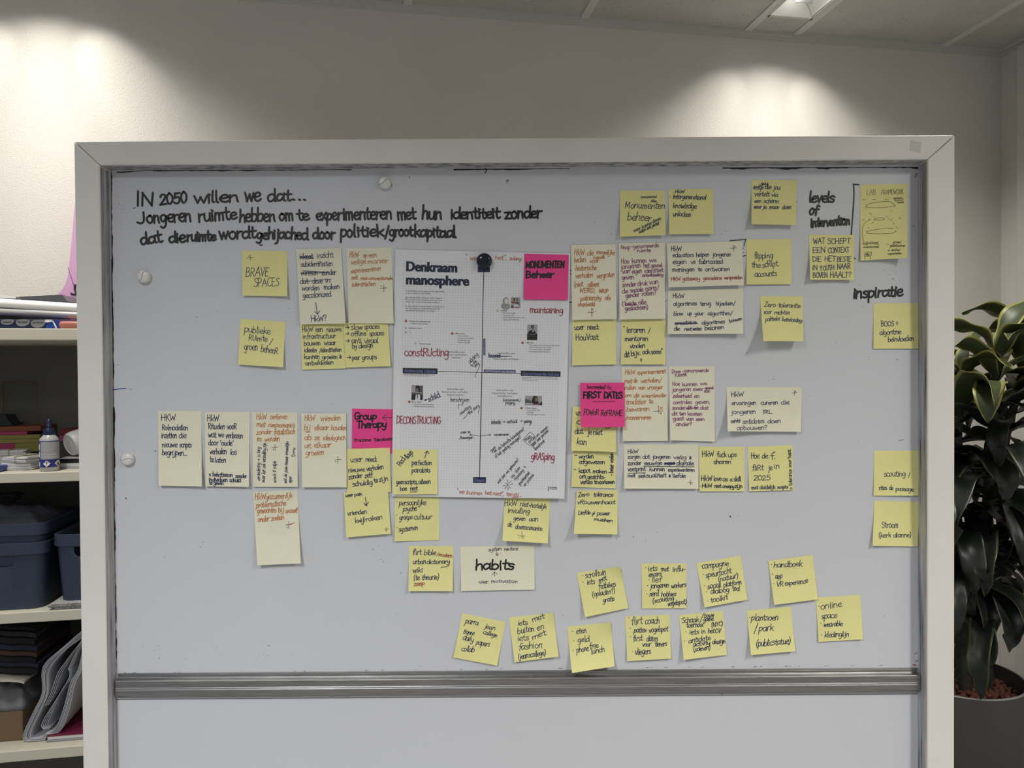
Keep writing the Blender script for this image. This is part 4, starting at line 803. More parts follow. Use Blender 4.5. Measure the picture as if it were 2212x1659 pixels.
note('yellow', 'N', [(1333, 872), (1808, 825), (1847, 1303), (1385, 1377)], 'tilted yellow sticky note dipping over the metal rail, listing eten, geld, phone free',
     [("*", 1384, 940, 1396, 940, 36), ("eten", 1432, 955, 1545, 935, 36), ("*", 1398, 1045, 1410, 1045, 36), ("geld", 1448, 1048, 1575, 1030, 38), ("*", 1392, 1150, 1404, 1150, 36), ("phone", 1435, 1158, 1568, 1132, 38), ("free", 1578, 1120, 1675, 1098, 38), ("lunch", 1595, 1175, 1742, 1142, 36)], wd=2.0, lift=0.014, bl=0.004, tr=0.006, stuck=0.3, **SC_)
note('yellow', 'N', [(1437, 288), (1910, 222), (1997, 672), (1528, 770)], 'tilted yellow sticky note listing scrolltuin and iets met fatbikes',
     [("*", 1494, 335, 1506, 335, 36), ("scrolltuin", 1528, 350, 1758, 305, 38), ("*", 1500, 408, 1512, 408, 36), ("iets", 1548, 420, 1635, 405, 36), ("met", 1680, 400, 1768, 362, 34), ("fatbikes", 1675, 465, 1860, 438, 36), ("(opladen?)", 1605, 552, 1855, 505, 34), ("gratis", 1720, 612, 1848, 590, 32)], wd=1.9, lift=0.006, bl=0.003, tr=0.008, **SC_)
note('yellow', 'O', [(272, 222), (845, 220), (848, 793), (280, 798)], 'yellow sticky note listing iets met influencers, jongerenwerkers, nerd hobbies',
     [("*", 318, 295, 330, 295, 45), ("iets", 358, 322, 472, 310, 42), ("met", 522, 322, 618, 315, 36), ("influ-", 668, 325, 832, 318, 40), ("encers", 362, 390, 525, 382, 36), ("*", 352, 446, 364, 446, 45), ("lief", 402, 462, 530, 455, 42), ("*", 342, 530, 354, 530, 45), ("jongeren", 382, 542, 625, 522, 38), ("werkers", 650, 535, 842, 518, 38), ("*", 332, 630, 344, 630, 45), ("nerd", 372, 642, 488, 635, 40), ("hobbies", 520, 645, 718, 635, 36), ("(scouting", 412, 728, 690, 690, 38), ("vogelspot)", 605, 765, 848, 735, 36)], wd=2.0, lift=0.003, **SC_)
note('yellow', 'O', [(972, 215), (1538, 120), (1630, 683), (1082, 783)], 'tilted yellow sticky note listing campagne, speurtocht, social platform, toolkit',
     [("*", 1030, 272, 1042, 272, 45), ("campagne", 1045, 290, 1385, 248, 44), ("*", 1058, 380, 1070, 380, 45), ("speurtocht", 1095, 405, 1425, 340, 42), ("(natuur)", 1255, 455, 1510, 405, 40), ("*", 1072, 525, 1084, 525, 45), ("social", 1115, 548, 1290, 520, 42), ("platform", 1320, 525, 1555, 480, 38), ("*", 1098, 604, 1110, 604, 45), ("dialoog", 1155, 612, 1395, 578, 40), ("tool", 1435, 575, 1528, 565, 40), ("*", 1115, 722, 1127, 722, 45), ("toolkit", 1155, 720, 1378, 680, 38)], wd=2.0, lift=0.006, bl=0.003, **SC_)
note('yellow', 'O', [(62, 898), (628, 875), (652, 1437), (90, 1472)], 'yellow sticky note listing flirt coach, first dates, vliegers',
     [("*", 106, 940, 118, 940, 45), ("flirt", 140, 1012, 285, 990, 54), ("coach", 315, 1000, 500, 985, 48), ("*", 118, 1072, 130, 1072, 45), ("pattex", 172, 1108, 335, 1100, 40), ("vogelspot", 365, 1105, 612, 1085, 42), ("*", 118, 1180, 130, 1180, 45), ("first", 165, 1222, 285, 1205, 46), ("dates", 335, 1222, 478, 1212, 44), ("voor", 280, 1285, 390, 1280, 36), ("tieners", 442, 1285, 595, 1275, 40), ("*", 152, 1370, 164, 1370, 45), ("vliegers", 188, 1390, 390, 1378, 48)], wd=2.0, lift=0.005, **SC_)
note('yellow', 'O', [(752, 882), (1315, 828), (1365, 1390), (812, 1455)], 'tilted yellow sticky note listing schaak / bouw game toernooi and iets in het OV',
     [("*", 778, 945, 790, 945, 45), ("Schaak", 790, 985, 1000, 965, 42), ("/", 1012, 965, 1060, 962, 60), ("bouw", 1075, 915, 1200, 905, 36), ("game", 1060, 965, 1195, 948, 34), ("toernooi", 845, 1040, 1062, 1030, 38), ("(NYC)", 1165, 1035, 1315, 1015, 34), ("*", 830, 1122, 842, 1122, 45), ("iets", 882, 1130, 1005, 1122, 40), ("in", 1035, 1122, 1090, 1118, 38), ("het", 1120, 1115, 1205, 1110, 38), ("OV", 1210, 1110, 1290, 1105, 32), ("*", 818, 1235, 830, 1235, 45), ("antidote", 872, 1242, 1158, 1198, 38), ("activity", 930, 1282, 1150, 1258, 34), ("design", 1175, 1255, 1345, 1240, 36), ("(samen)", 935, 1350, 1155, 1320, 38)], wd=2.0, lift=0.006, bl=0.005, **SC_)
note('yellow', 'Q', [(797, 485), (1215, 458), (1242, 877), (823, 903)], 'rightmost yellow sticky note of the bottom row, listing online space, wearable, kledinglijn',
     [("*", 820, 582, 830, 582, 36), ("online", 840, 595, 1042, 570, 34), ("space", 848, 685, 995, 675, 34), ("*", 838, 745, 848, 745, 36), ("wearable", 868, 758, 1048, 750, 28), ("*", 846, 852, 856, 852, 36), ("kledinglijn", 878, 862, 1110, 848, 30)], wd=2.0, lift=0.003, **SC_)
note('yellow', 'Q', [(347, 138), (765, 82), (817, 500), (405, 553)], 'tilted yellow sticky note listing handboek, app, VR experience',
     [("*", 372, 188, 382, 188, 36), ("handboek", 398, 202, 668, 188, 32), ("*", 380, 280, 390, 280, 36), ("app", 412, 305, 482, 298, 28), ("*", 394, 370, 404, 370, 36), ("VR", 425, 385, 492, 375, 30), ("experience", 505, 372, 722, 345, 28)], wd=2.0, base=0.0012, lift=0.006, bl=0.003, **SC_)
note('yellow', 'Q', [(145, 608), (560, 570), (603, 990), (185, 1027)], 'tilted yellow sticky note reading plantsoen / park (publicstatue)',
     [("*", 168, 690, 178, 690, 36), ("plantsoen", 185, 700, 440, 700, 36), ("/", 208, 808, 255, 800, 46), ("park", 255, 805, 398, 795, 36), ("(publicstatue)", 230, 945, 558, 920, 36)], wd=2.2, lift=0.006, bl=0.005, br=0.004, **SC_)
# ------------------------------------------------------------------ the printed poster in the middle
def poster_paper():
    m = bpy.data.materials.new('poster_paper'); m.use_nodes = True
    nt = m.node_tree; b = nt.nodes['Principled BSDF']; b.inputs['Roughness'].default_value = 0.55
    uv = nt.nodes.new('ShaderNodeUVMap'); uv.uv_map = 'UVMap'
    sp = nt.nodes.new('ShaderNodeSeparateXYZ'); nt.links.new(uv.outputs[0], sp.inputs[0])
    def M(op, a, bb, c=None):
        n = nt.nodes.new('ShaderNodeMath'); n.operation = op
        for i, x in enumerate([a, bb] + ([c] if c is not None else [])):
            if isinstance(x, (int, float)): n.inputs[i].default_value = x
            else: nt.links.new(x, n.inputs[i])
        return n.outputs[0]
    def line(s, pitch, wd, lo, hi):
        f = M('FRACT', M('MULTIPLY', s, pitch), 0)
        return M('LESS_THAN', f, wd), M('MULTIPLY', M('GREATER_THAN', s, lo), M('LESS_THAN', s, hi))
    gx, bx = line(sp.outputs[0], 63.5, 0.14, 0.045, 0.957)
    gy, by = line(sp.outputs[1], 89.6, 0.14, 0.038, 0.962)
    k = M('MULTIPLY', M('MULTIPLY', M('MAXIMUM', gx, gy), M('MULTIPLY', bx, by)), 0.34)
    mx = nt.nodes.new('ShaderNodeMix'); mx.data_type = 'RGBA'
    mx.inputs['A'].default_value = (0.74, 0.745, 0.76, 1); mx.inputs['B'].default_value = (0.40, 0.41, 0.45, 1)
    nt.links.new(k, mx.inputs['Factor']); nt.links.new(mx.outputs['Result'], b.inputs['Base Color'])
    return m
psh = Sheet([(854.1, 539.0), (1232.4, 547.7), (1219.2, 1077.2), (846.0, 1072.1)], base=0.0024, lift=0.004, br=0.005, bl=0.0, wob=0.0008, seed=2, stuck=0.05)
poster = sheet_mesh('poster', psh, poster_paper(), 24, 32, uv=True)
tag(poster, 'white gridded poster headed Denkraam manosphere, held by a navy magnet', 'poster')
P_INK = {'title': mat('print_navy', (0.010, 0.014, 0.042), 0.5), 'grey': mat('print_grey', (0.055, 0.058, 0.065), 0.5), 'band': mat('print_blue_band', (0.035, 0.050, 0.16), 0.5), 'bandtext': mat('print_band_text', (0.15, 0.17, 0.40), 0.5), 'white': mat('print_white', (0.62, 0.62, 0.64), 0.5),
 'red': mat('print_red_dot', (0.33, 0.03, 0.035), 0.5), 'orange': mat('print_orange_dot', (0.50, 0.14, 0.06), 0.5), 'beige': mat('print_beige_dot', (0.52, 0.47, 0.36), 0.5), 'rose': mat('print_rose', (0.55, 0.16, 0.26), 0.5), 'olive': mat('print_olive', (0.30, 0.27, 0.20), 0.5),
 'black': mat('print_black', (0.012, 0.014, 0.014), 0.5), 'photo': mat('print_photo_grey', (0.33, 0.33, 0.34), 0.5), 'mid': mat('print_photo_mid', (0.10, 0.10, 0.105), 0.5), 'skin': mat('print_skin', (0.20, 0.13, 0.11), 0.5), 'dim': mat('print_dim_text', (0.055, 0.07, 0.15), 0.5)}
INK.update(P_INK)
_FONT = []
def type_line(inks, txt, x0, y0, x1, y1, cap, ink, bold=0.0, italic=0.0, extra=0.0, res=2):
    """printed type: Blender's own face, fitted between two baseline points with the given capital height (photo pixels)"""
    c = bpy.data.curves.new('type', 'FONT')
    c.body = txt; c.size = 1.0; c.resolution_u = res; c.offset = bold; c.fill_mode = 'FRONT'
    o = bpy.data.objects.new('type', c)
    COL.objects.link(o)
    bpy.context.view_layer.update()
    me = o.evaluated_get(bpy.context.evaluated_depsgraph_get()).to_mesh()
    vs = [(v.co.x, v.co.y) for v in me.vertices]
    fs = [tuple(p.vertices) for p in me.polygons]
    o.to_mesh_clear()
    bpy.data.objects.remove(o); bpy.data.curves.remove(c)
    if not vs: return
    mn, mxx = min(v[0] for v in vs), max(v[0] for v in vs)
    L = math.hypot(x1 - x0, y1 - y0); ux, uy = (x1 - x0) / L, (y1 - y0) / L
    sx, sy = L / (mxx - mn), cap / 0.70
    P = []
    for x, y in vs:
        a, b = (x - mn) * sx + y * sy * italic, y * sy
        P.append((x0 + ux * a + uy * b, y0 + uy * a - ux * b))
    pts = [inks.sheet.pt(x, y, inks.eps + extra) for x, y in P]
    # make the faces look towards the room
    if fs:
        f = fs[0]
        nrm = (pts[f[1]] - pts[f[0]]).cross(pts[f[2]] - pts[f[0]])
        if nrm.y > 0: fs = [tuple(reversed(q)) for q in fs]
    inks.mb.add(pts, fs, inks.mi(ink))
def quad(inks, cr, x0, y0, x1, y1, ink, extra=0.0, dy=0.0):
    for i in range(12):
        a, b = i / 12, (i + 1) / 12
        xa, xb = x0 + (x1 - x0) * a, x0 + (x1 - x0) * b
        inks.area([cr(xa, y0 + dy * a), cr(xb, y0 + dy * b), cr(xb, y1 + dy * b), cr(xa, y1 + dy * a)], ink, extra)
def disc(inks, cr, x, y, r, ink, extra=0.0, ry=None, n=20):
    inks.area([cr(x + r * math.cos(2 * math.pi * i / n), y + (ry or r) * math.sin(2 * math.pi * i / n)) for i in range(n)], ink, extra)
pr = InkSet(psh, 0.00012)
R_, S_, T_, U_, V_, X_, P_, D_ = (CR[k] for k in 'RSTUVXPD')
def tl(cr, txt, x0, y0, x1, y1, cap, ink='black', **k):
    (a, b), (c, d) = cr(x0, y0), cr(x1, y1)
    type_line(pr, txt, a, b, c, d, cap / cr.k, ink, **k)
for i, dx in enumerate((-10, 0, 10)):
    tl(R_, "Denkraam", 307 + dx, 498, 1515 + dx, 532, 225, 'title', bold=0.026, res=4, extra=0.00002 * i)
    tl(R_, "manosphere", 303 + dx, 815, 1801 + dx, 850, 225, 'title', bold=0.026, res=4, extra=0.00002 * i)
tl(R_, "4 behoeftes van jongeren bij opgroeien", 290, 990, 1215, 1012, 38, italic=0.18); tl(R_, "in de onzekere 21e eeuw", 288, 1042, 878, 1056, 38, italic=0.18)
for i, (s, x) in enumerate((("Die 4 behoeftes zitten in elke jongere.", 1168), ("Per situatie kan dezelfde persoon dus", 1160), ("weer een andere behoefte hebben.", 1110))): tl(R_, s, 288, 1148 + 52 * i, x, 1170 + 52 * i, 38)
for i, (s, x) in enumerate((("Er zijn allerlei voorbeelden te bedenken", 1212), ("van verhalen en interventies die die", 1110), ("specifieke behoeftes vervullen.", 1000))): tl(R_, s, 286, 1355 + 52 * i, x, 1376 + 52 * i, 38)
tl(T_, "Verhaal over identiteit man", 258, 168, 772, 180, 34, bold=0.012); tl(T_, "\u2022  bijbehorend gedrag", 284, 222, 695, 232, 32)
tl(T_, "Identiteit vrouw", 256, 334, 562, 342, 34, bold=0.012); tl(T_, "???", 256, 430, 312, 432, 32)
tl(T_, "Man is mens", 1370, 462, 1592, 468, 34, bold=0.012)
for i, (s, x0, x) in enumerate((("\u2022  Toon emoties", 1392, 1672), ("\u2022  Zorgen is niet alleen", 1392, 1800), ("protect/provide", 1428, 1722), ("\u2022  Geld is niet alles", 1392, 1728))): tl(T_, s, x0, 516 + 53 * i, x, 522 + 53 * i, 32)
tl(T_, "Vrouw is mens", 502, 705, 775, 712, 34, bold=0.012); tl(T_, "\u2022", 525, 755, 542, 755, 30)
for s, x0, x1, y in (("behoefte aan", 1190, 1592, 905), ("nieuwe verhalen", 1070, 1638, 970), ("maken", 1284, 1490, 1038)): tl(T_, s, x0, y, x1, y + 6, 46, 'grey')
for s, x0, x1, y in (("behoefte aan", 460, 765, 1198), ("inpassen in", 395, 712, 1250), ("historische verhalen", 380, 835, 1302)): tl(S_, s, x0, y, x1, y + 6, 35, 'grey')
for s, x0, x1, y in (("behoefte aan", 1168, 1570, 356), ("historische verhalen", 1052, 1665, 425), ("kapot maken", 1168, 1562, 492)): tl(X_, s, x0, y, x1, y + 6, 46, 'grey')
for s, x0, x1, y in (("behoefte aan", 360, 762, 384), ("historische verhalen", 252, 862, 454), ("handhaven", 390, 725, 522)): tl(U_, s, x0, y, x1, y + 6, 46, 'grey')
tl(S_, "Tradwife", 505, 435, 625, 438, 26, bold=0.012)
for i, (s, x) in enumerate((("\u2022  Kinderen krijgen", 780), ("\u2022  Huisvrouw zijn", 745), ("\u2022  Onderdanig zijn naar je man", 935), ("\u2022  Geen geld verdienen", 840))): tl(S_, s, 522, 476 + 39 * i, x, 480 + 39 * i, 25)
tl(S_, "Man box", 980, 1008, 1100, 1010, 26, bold=0.012)
for i, (s, x) in enumerate((("\u2022  Toon geen emoties (woede mag soms)", 1560), ("\u2022  Protect (bescherm je vrouw)", 1415), ("\u2022  Provide (verdien veel geld)", 1398), ("\u2022  Procreate (krijg kinderen)", 1378))): tl(S_, s, 996, 1048 + 39 * i, x, 1056 + 39 * i, 25)
tl(X_, "Man is vijand", 318, 658, 555, 662, 34, bold=0.012); tl(X_, "\u2022  Focus op toxic masculinity", 338, 712, 858, 722, 32); tl(X_, "\u2022  Mannen zijn het probleem", 338, 762, 858, 772, 32)
tl(U_, "Vrouw is vijand", 1034, 802, 1312, 808, 34, bold=0.012)
for i, (s, x) in enumerate((("\u2022  Incels & MGTOW", 1395), ("\u2022  Exposen", 1248), ("\u2022  Geweld tegen vrouwen", 1518))): tl(U_, s, 1052, 856 + 51 * i, x, 862 + 51 * i, 32)
tl(X_, "Ruimte om samen nieuwe verhalen over identiteit te maken.", 150, -6, 888, 8, 20, bold=0.012); tl(X_, "Dit zijn vaak verhalen die ingaan de patriarchie.", 150, 20, 722, 34, 20)
tl(U_, "Ruimte om gangbare verhalen en personen over identiteit te volgen.", 970, 64, 1825, 80, 22, bold=0.012); tl(U_, "Denk daarbij aan patriarchie, dat de maatschappelijk patriarchale verhalen", 970, 98, 1838, 114, 20); tl(U_, "met traditionele verwachtingen.", 970, 130, 1350, 140, 20)
# axes and their boxes
for P, wd in (([P_(1133, 310), P_(1120, 900), D_(1112, 60), D_(1083, 1340)], 2.4), ([D_(575, 68), D_(1112, 80), D_(1580, 95)], 1.8)): pr.poly(P, 'title', wd)
quad(pr, P_, 1062, 220, 1206, 320, 'title', 0.00006); tl(P_, "Hoop", 1078, 305, 1190, 308, 42, 'dim', extra=0.00012, bold=0.02)
quad(pr, D_, 166, 25, 580, 92, 'black', 0.00006, 8); tl(D_, "Autonome ruimte", 186, 78, 560, 86, 40, 'bandtext', extra=0.00012, bold=0.02)
quad(pr, D_, 1576, 58, 2050, 122, 'black', 0.00006, 10); tl(D_, "Genormeerde ruimte", 1594, 112, 2032, 122, 40, 'bandtext', extra=0.00012, bold=0.02)
quad(pr, D_, 1134, 46, 1514, 78, 'band', 0.00006, 6); tl(D_, "experimenteren met identiteit", 1146, 72, 1500, 80, 22, 'white', extra=0.00012, bold=0.01)
quad(pr, S_, 200, 925, 238, 1224, 'band', 0.00006, 0); tl(S_, "perspectief op toekomst", 230, 1215, 236, 935, 20, 'white', extra=0.00012, bold=0.01)
quad(pr, D_, 1005, 1330, 1160, 1400, 'title', 0.00006, 2); tl(D_, "Doem", 1022, 1385, 1142, 1387, 40, 'bandtext', extra=0.00012, bold=0.02)
for cr, x, y, r, a, b in ((T_, 188, 150, 30, 'red', 'orange'), (T_, 186, 320, 28, 'beige', None), (T_, 185, 418, 28, 'beige', 'rose'), (T_, 1294, 447, 30, 'red', 'orange'), (T_, 412, 682, 27, 'beige', None), (S_, 452, 426, 21, 'beige', None), (S_, 903, 1000, 22, 'red', 'orange'), (X_, 268, 642, 30, 'red', 'orange'), (U_, 957, 790, 29, 'red', 'orange')):
    disc(pr, cr, x, y, r, a, 0.00004)
    if b: disc(pr, cr, x, y, r * 0.45, b, 0.00008)
# municipal mark: three small crosses and two lines of type
for y in (1358, 1393, 1428):
    quad(pr, V_, 1590, y - 13, 1612, y + 13, 'black', 0.00004)
tl(V_, "Gemeente", 1630, 1368, 1800, 1370, 26, bold=0.03); tl(V_, "Amsterdam", 1630, 1404, 1818, 1406, 26, bold=0.03)
pr.build('printing', poster)
# the small printed pictures
def picture(parts):
    k = InkSet(psh, 0.00014)
    for i, f in enumerate(parts): f(k, i * 0.00004)
    k.build('printed_picture', poster)
def ar(cr, P, ink): return lambda k, e: k.area([cr(*p) for p in P], ink, e)
def ds(cr, x, y, r, ink, ry=None): return lambda k, e: disc(k, cr, x, y, r, ink, e, ry)
def ln(cr, P, ink, wd): return lambda k, e: k.poly([cr(*p) for p in P], ink, wd)
picture([ds(S_, 598, 372 - 20, 82, 'photo', 56), ar(S_, [(556, 330), (548, 240), (575, 195), (610, 182), (645, 205), (655, 260), (645, 320)], 'olive'), ds(S_, 612, 255, 36, 'white', 50), ln(S_, [(556, 330), (550, 240), (575, 195), (612, 183), (645, 205), (655, 265), (640, 320)], 'black', 0.9), ln(S_, [(515, 320), (560, 300), (598, 345), (640, 302), (680, 322)], 'black', 1.0), ln(S_, [(535, 345), (560, 365)], 'black', 0.8), ln(S_, [(640, 345), (665, 360)], 'black', 0.8), ln(S_, [(600, 280), (612, 284), (625, 278)], 'black', 0.6)])
picture([ar(S_, [(698, 184), (864, 186), (862, 382), (696, 380)], 'photo'), ar(S_, [(700, 190), (780, 192), (780, 270), (698, 268)], 'olive'), ds(S_, 806, 225, 20, 'skin', 26), ar(S_, [(780, 260), (835, 262), (850, 330), (770, 325)], 'mid'), ds(S_, 790, 335, 48, 'white', 30), ar(S_, [(697, 262), (770, 270), (768, 290), (697, 285)], 'red'), ar(S_, [(745, 200), (765, 200), (765, 250), (745, 250)], 'black'), ar(S_, [(696, 330), (740, 335), (750, 380), (696, 380)], 'mid'), ar(S_, [(770, 350), (830, 352), (830, 378), (765, 376)], 'rose')])
picture([ar(S_, [(990, 674), (1170, 676), (1168, 840), (986, 838)], 'photo'), ar(S_, [(1000, 838), (1008, 795), (1065, 770), (1090, 766), (1125, 790), (1142, 838)], 'black'), ar(S_, [(1070, 780), (1090, 815), (1100, 780)], 'white'), ds(S_, 1088, 725, 26, 'skin', 38), ar(S_, [(1056, 735), (1055, 700), (1075, 684), (1105, 690), (1108, 702), (1075, 705), (1066, 740)], 'black'), ar(S_, [(986, 834), (1168, 836), (1164, 952), (982, 950)], 'black'), ar(S_, [(1020, 842), (1075, 843), (1075, 850), (1020, 849)], 'photo'), ar(S_, [(1085, 843), (1132, 844), (1132, 851), (1085, 850)], 'photo'), ln(S_, [(992, 725), (1050, 770)], 'mid', 0.8)])
picture([ar(X_, [(322, 244), (596, 258), (586, 598), (316, 596)], 'mid'), ar(X_, [(326, 250), (415, 256), (408, 420), (322, 415)], 'photo'), ar(X_, [(420, 300), (432, 262), (475, 246), (515, 275), (528, 380), (500, 440), (430, 430)], 'black'), ds(X_, 458, 370, 34, 'skin', 52), ar(X_, [(316, 596), (330, 480), (400, 450), (430, 480), (420, 597)], 'black'), ar(X_, [(422, 470), (530, 468), (530, 597), (405, 597)], 'white'), ar(X_, [(455, 470), (475, 472), (462, 580), (450, 560)], 'black'), ar(X_, [(405, 405), (565, 414), (565, 436), (405, 428)], 'photo'), ar(X_, [(530, 470), (590, 480), (586, 598), (528, 598)], 'black')])
picture([ar(U_, [(1046, 498), (1450, 500), (1450, 725), (1040, 720)], 'photo'), ar(U_, [(1042, 565), (1190, 610), (1200, 718), (1040, 716)], 'mid'), ar(U_, [(1195, 718), (1210, 580), (1240, 505), (1300, 498), (1345, 530), (1355, 640), (1390, 722)], 'black'), ds(U_, 1310, 585, 36, 'skin', 56), ar(U_, [(1375, 690), (1448, 630), (1448, 722), (1380, 722)], 'black'), ar(U_, [(1055, 676), (1240, 680), (1240, 708), (1055, 704)], 'white'), ar(U_, [(1260, 698), (1390, 692), (1388, 712), (1262, 716)], 'rose')])
# pen notes on the poster
pen = lambda *a, **k: (lambda q: (put_lines(q, *a, **k), q.build('handwriting', poster)))(InkSet(psh, 0.00042))
pen(T_, [("constRUcting", 150, 985, 1215, 985, 118)], 'crimson', 2.4, slant=0.0)
pen(S_, [("maintaining", 1030, 458, 1632, 468, 66)], 'crimson', 2.4, slant=0.02)
pen(D_, [("DECONSTRUCTiNG", 90, 690, 622, 692, 54)], 'crimson', 2.3, slant=0.02)
pen(V_, [("gRASping", 1185, 690, 1745, 705, 100)], 'crimson', 2.4, slant=0.06)
pen(P_, [('"', 915, 150, 942, 145, 24), ("we", 965, 178, 1048, 178, 34), ('het",', 1270, 172, 1410, 170, 32), ("zolang", 1438, 175, 1580, 182, 26), (".", 1600, 178, 1612, 178, 30)], 'orange', 1.5, slant=0.15)
pen(D_, [('"', 812, 1505, 832, 1502, 22), ("we", 835, 1522, 900, 1530, 30), ("kunnen", 925, 1535, 1115, 1545, 30), ("het", 1145, 1538, 1225, 1542, 28), ('niet",', 1240, 1545, 1375, 1552, 28), ("tenzij...", 1400, 1555, 1585, 1562, 30), ('~', [(1480, 1572), (1535, 1570)])], 'orange', 1.6, slant=0.15)
pen(X_, [("=", 640, 622, 690, 605, 40), ("schild", 730, 640, 1015, 520, 80), ('~', [(500, 0), (500, 0.5)], 'navy', 0.2)], 'navy', 2.0, slant=-0.05)
pen(S_, [("houvast", 288, 1258, 500, 1262, 42)], 'navy', 2.0, slant=0.1)
pen(S_, [('~', [(500, 1242), (655, 1238)])], 'navy', 1.6)
pen(X_, [("herschr\u00ffven", 1245, 635, 1700, 640, 62), ('~', [(1545, 640), (1550, 680), (1525, 722), (1440, 712), (1445, 800)], None, None, 1), ("rewriting", 1490, 970, 1740, 765, 46), ("the story", 1700, 955, 1945, 740, 46), ('~', [(1740, 770), (1745, 820), (1715, 825), (1620, 985), (1550, 1050)], None, None, 1), ('~', [(1935, 760), (1935, 820), (1915, 910)]),
    ("creer en", 1485, 1400, 1730, 1385, 38), ('~', [(1955, 1455), (1720, 1428)]), ('~', [(1708, 1432), (1745, 1412)]), ('~', [(1708, 1432), (1735, 1448)]), ('~', [(1990, 1445), (2205, 1430)]), ("/bewegen", 1455, 1530, 1800, 1520, 44)], 'black', 1.1, slant=0.12)
pen(T_, [("adding", 1715, 1175, 1925, 960, 60), ("to", 1765, 1245, 1800, 1205, 40), ("the", 1825, 1185, 1885, 1110, 40), ("story", 1845, 1265, 1930, 1165, 40), ('~', [(1930, 1165), (1955, 1195), (1840, 1465), (1868, 1500)])], 'black', 1.1, slant=0.1)
pen(U_, [("(conserveren,)", 508, 625, 930, 630, 40), ("poging.", 572, 695, 818, 705, 42), ("behoefte", 232, 1165, 460, 1170, 56), (">", 500, 1150, 565, 1150, 60), ("verhaal", 600, 1160, 855, 1145, 54), (">", 918, 1130, 980, 1130, 60), ("gedrag", 1010, 1145, 1195, 1145, 50), ('~', [(1190, 1110), (1180, 1160), (1142, 1215)]), ('~', [(0, 1445), (215, 1430)]), ('~', [(190, 1410), (218, 1430)]), ('~', [(195, 1450), (218, 1430)]), ("conserveren", 300, 1455, 660, 1445, 38)], 'black', 1.15, slant=0.1)
pen(V_, [("gaan", 240, 520, 355, 405, 46), ("we", 318, 535, 375, 480, 44), ("de", 420, 470, 480, 420, 46), ("behoefte kanaliseren?", 500, 400, 1040, -20, 50), ("of het gedrag managen?", 345, 665, 955, 165, 50), ('~', [(1158, 35), (1240, 90), (1318, 190), (1172, 365), (1080, 310), (988, 225), (1158, 35)]), ("maat", 1045, 260, 1195, 165, 50), ("pride", 1150, 310, 1290, 175, 50), ("om samen", 1320, 165, 1600, -70, 44), ("gaan over persoon-", 1222, 390, 1620, 0, 44), ("leesbaar", 1300, 475, 1530, 250, 46), ('~', [(1245, 410), (1300, 470)]),
    ("wat zien we gebeuren?", 405, 1275, 905, 700, 44), ("oa.", 720, 1140, 815, 1075, 44), ("door", 835, 1020, 935, 890, 44), ("hijacking", 815, 1195, 1020, 960, 44), ("v.", 1030, 905, 1075, 865, 44), ("grootkapitaal", 915, 1320, 1160, 1015, 44), ("en politiek", 1035, 1340, 1265, 1065, 40), ('~', [(570, 1250), (700, 1375)]), ('~', [(708, 1208), (640, 1270), (610, 1330), (555, 1390)]), ('~', [(625, 1250), (625, 1180)]), ('~', [(520, 1325), (580, 1308)]), ('~', [(670, 1300), (740, 1275)]), ('~', [(640, 1355), (632, 1410)]), ('~', [(622, 1182), (624, 1186)], None, 2), ('~', [(524, 1324), (528, 1322)], None, 2), ('~', [(738, 1272), (742, 1270)], None, 2), ('~', [(632, 1408), (634, 1411)], None, 2)], 'black', 1.1, slant=0.1)

# notes stuck on the poster
pb = 0.0032
note('pink', 'P', [(1618, 100), (2150, 112), (2138, 653), (1608, 645)], 'pink sticky note reading MONUMENTEN BEHEER in thick black, on the poster corner',
     [("MONUMENTEN", 1635, 268, 2095, 262, 44, 'black', 5.0), ("Beheer", 1635, 385, 1970, 385, 46, 'black', 5.0)], base=0.0005, on=psh, lift=0.003, bl=0, br=0, slant=0.04)
note('yellow', 'D', [(50, 1000), (582, 1003), (580, 1535), (50, 1540)], 'yellow sticky note on the poster, lower left, reading Red flags and perfection paralisis',
     [("Red", 140, 1205, 200, 1115, 40), ("flags", 222, 1120, 290, 1040, 36), ('~', [(428, 1098), (460, 1020)], None, 2.2), ('~', [(430, 1042), (462, 1020)], None, 2.2), ('~', [(478, 1052), (462, 1020)], None, 2.2), ("perfection", 272, 1188, 512, 1185, 36), ("paralisis", 272, 1275, 495, 1272, 36), ("geen", 85, 1415, 180, 1412, 32), ("scripts,", 185, 1412, 345, 1412, 32), ("alleen", 355, 1412, 500, 1408, 32), ("hoe", 135, 1495, 215, 1492, 32), ("niet", 255, 1490, 345, 1488, 32), ('~', [(255, 1508), (335, 1505)])], base=0.0005, on=psh, lift=0.003, bl=0, br=0, wd=2.1, stuck=0.05, **UR)

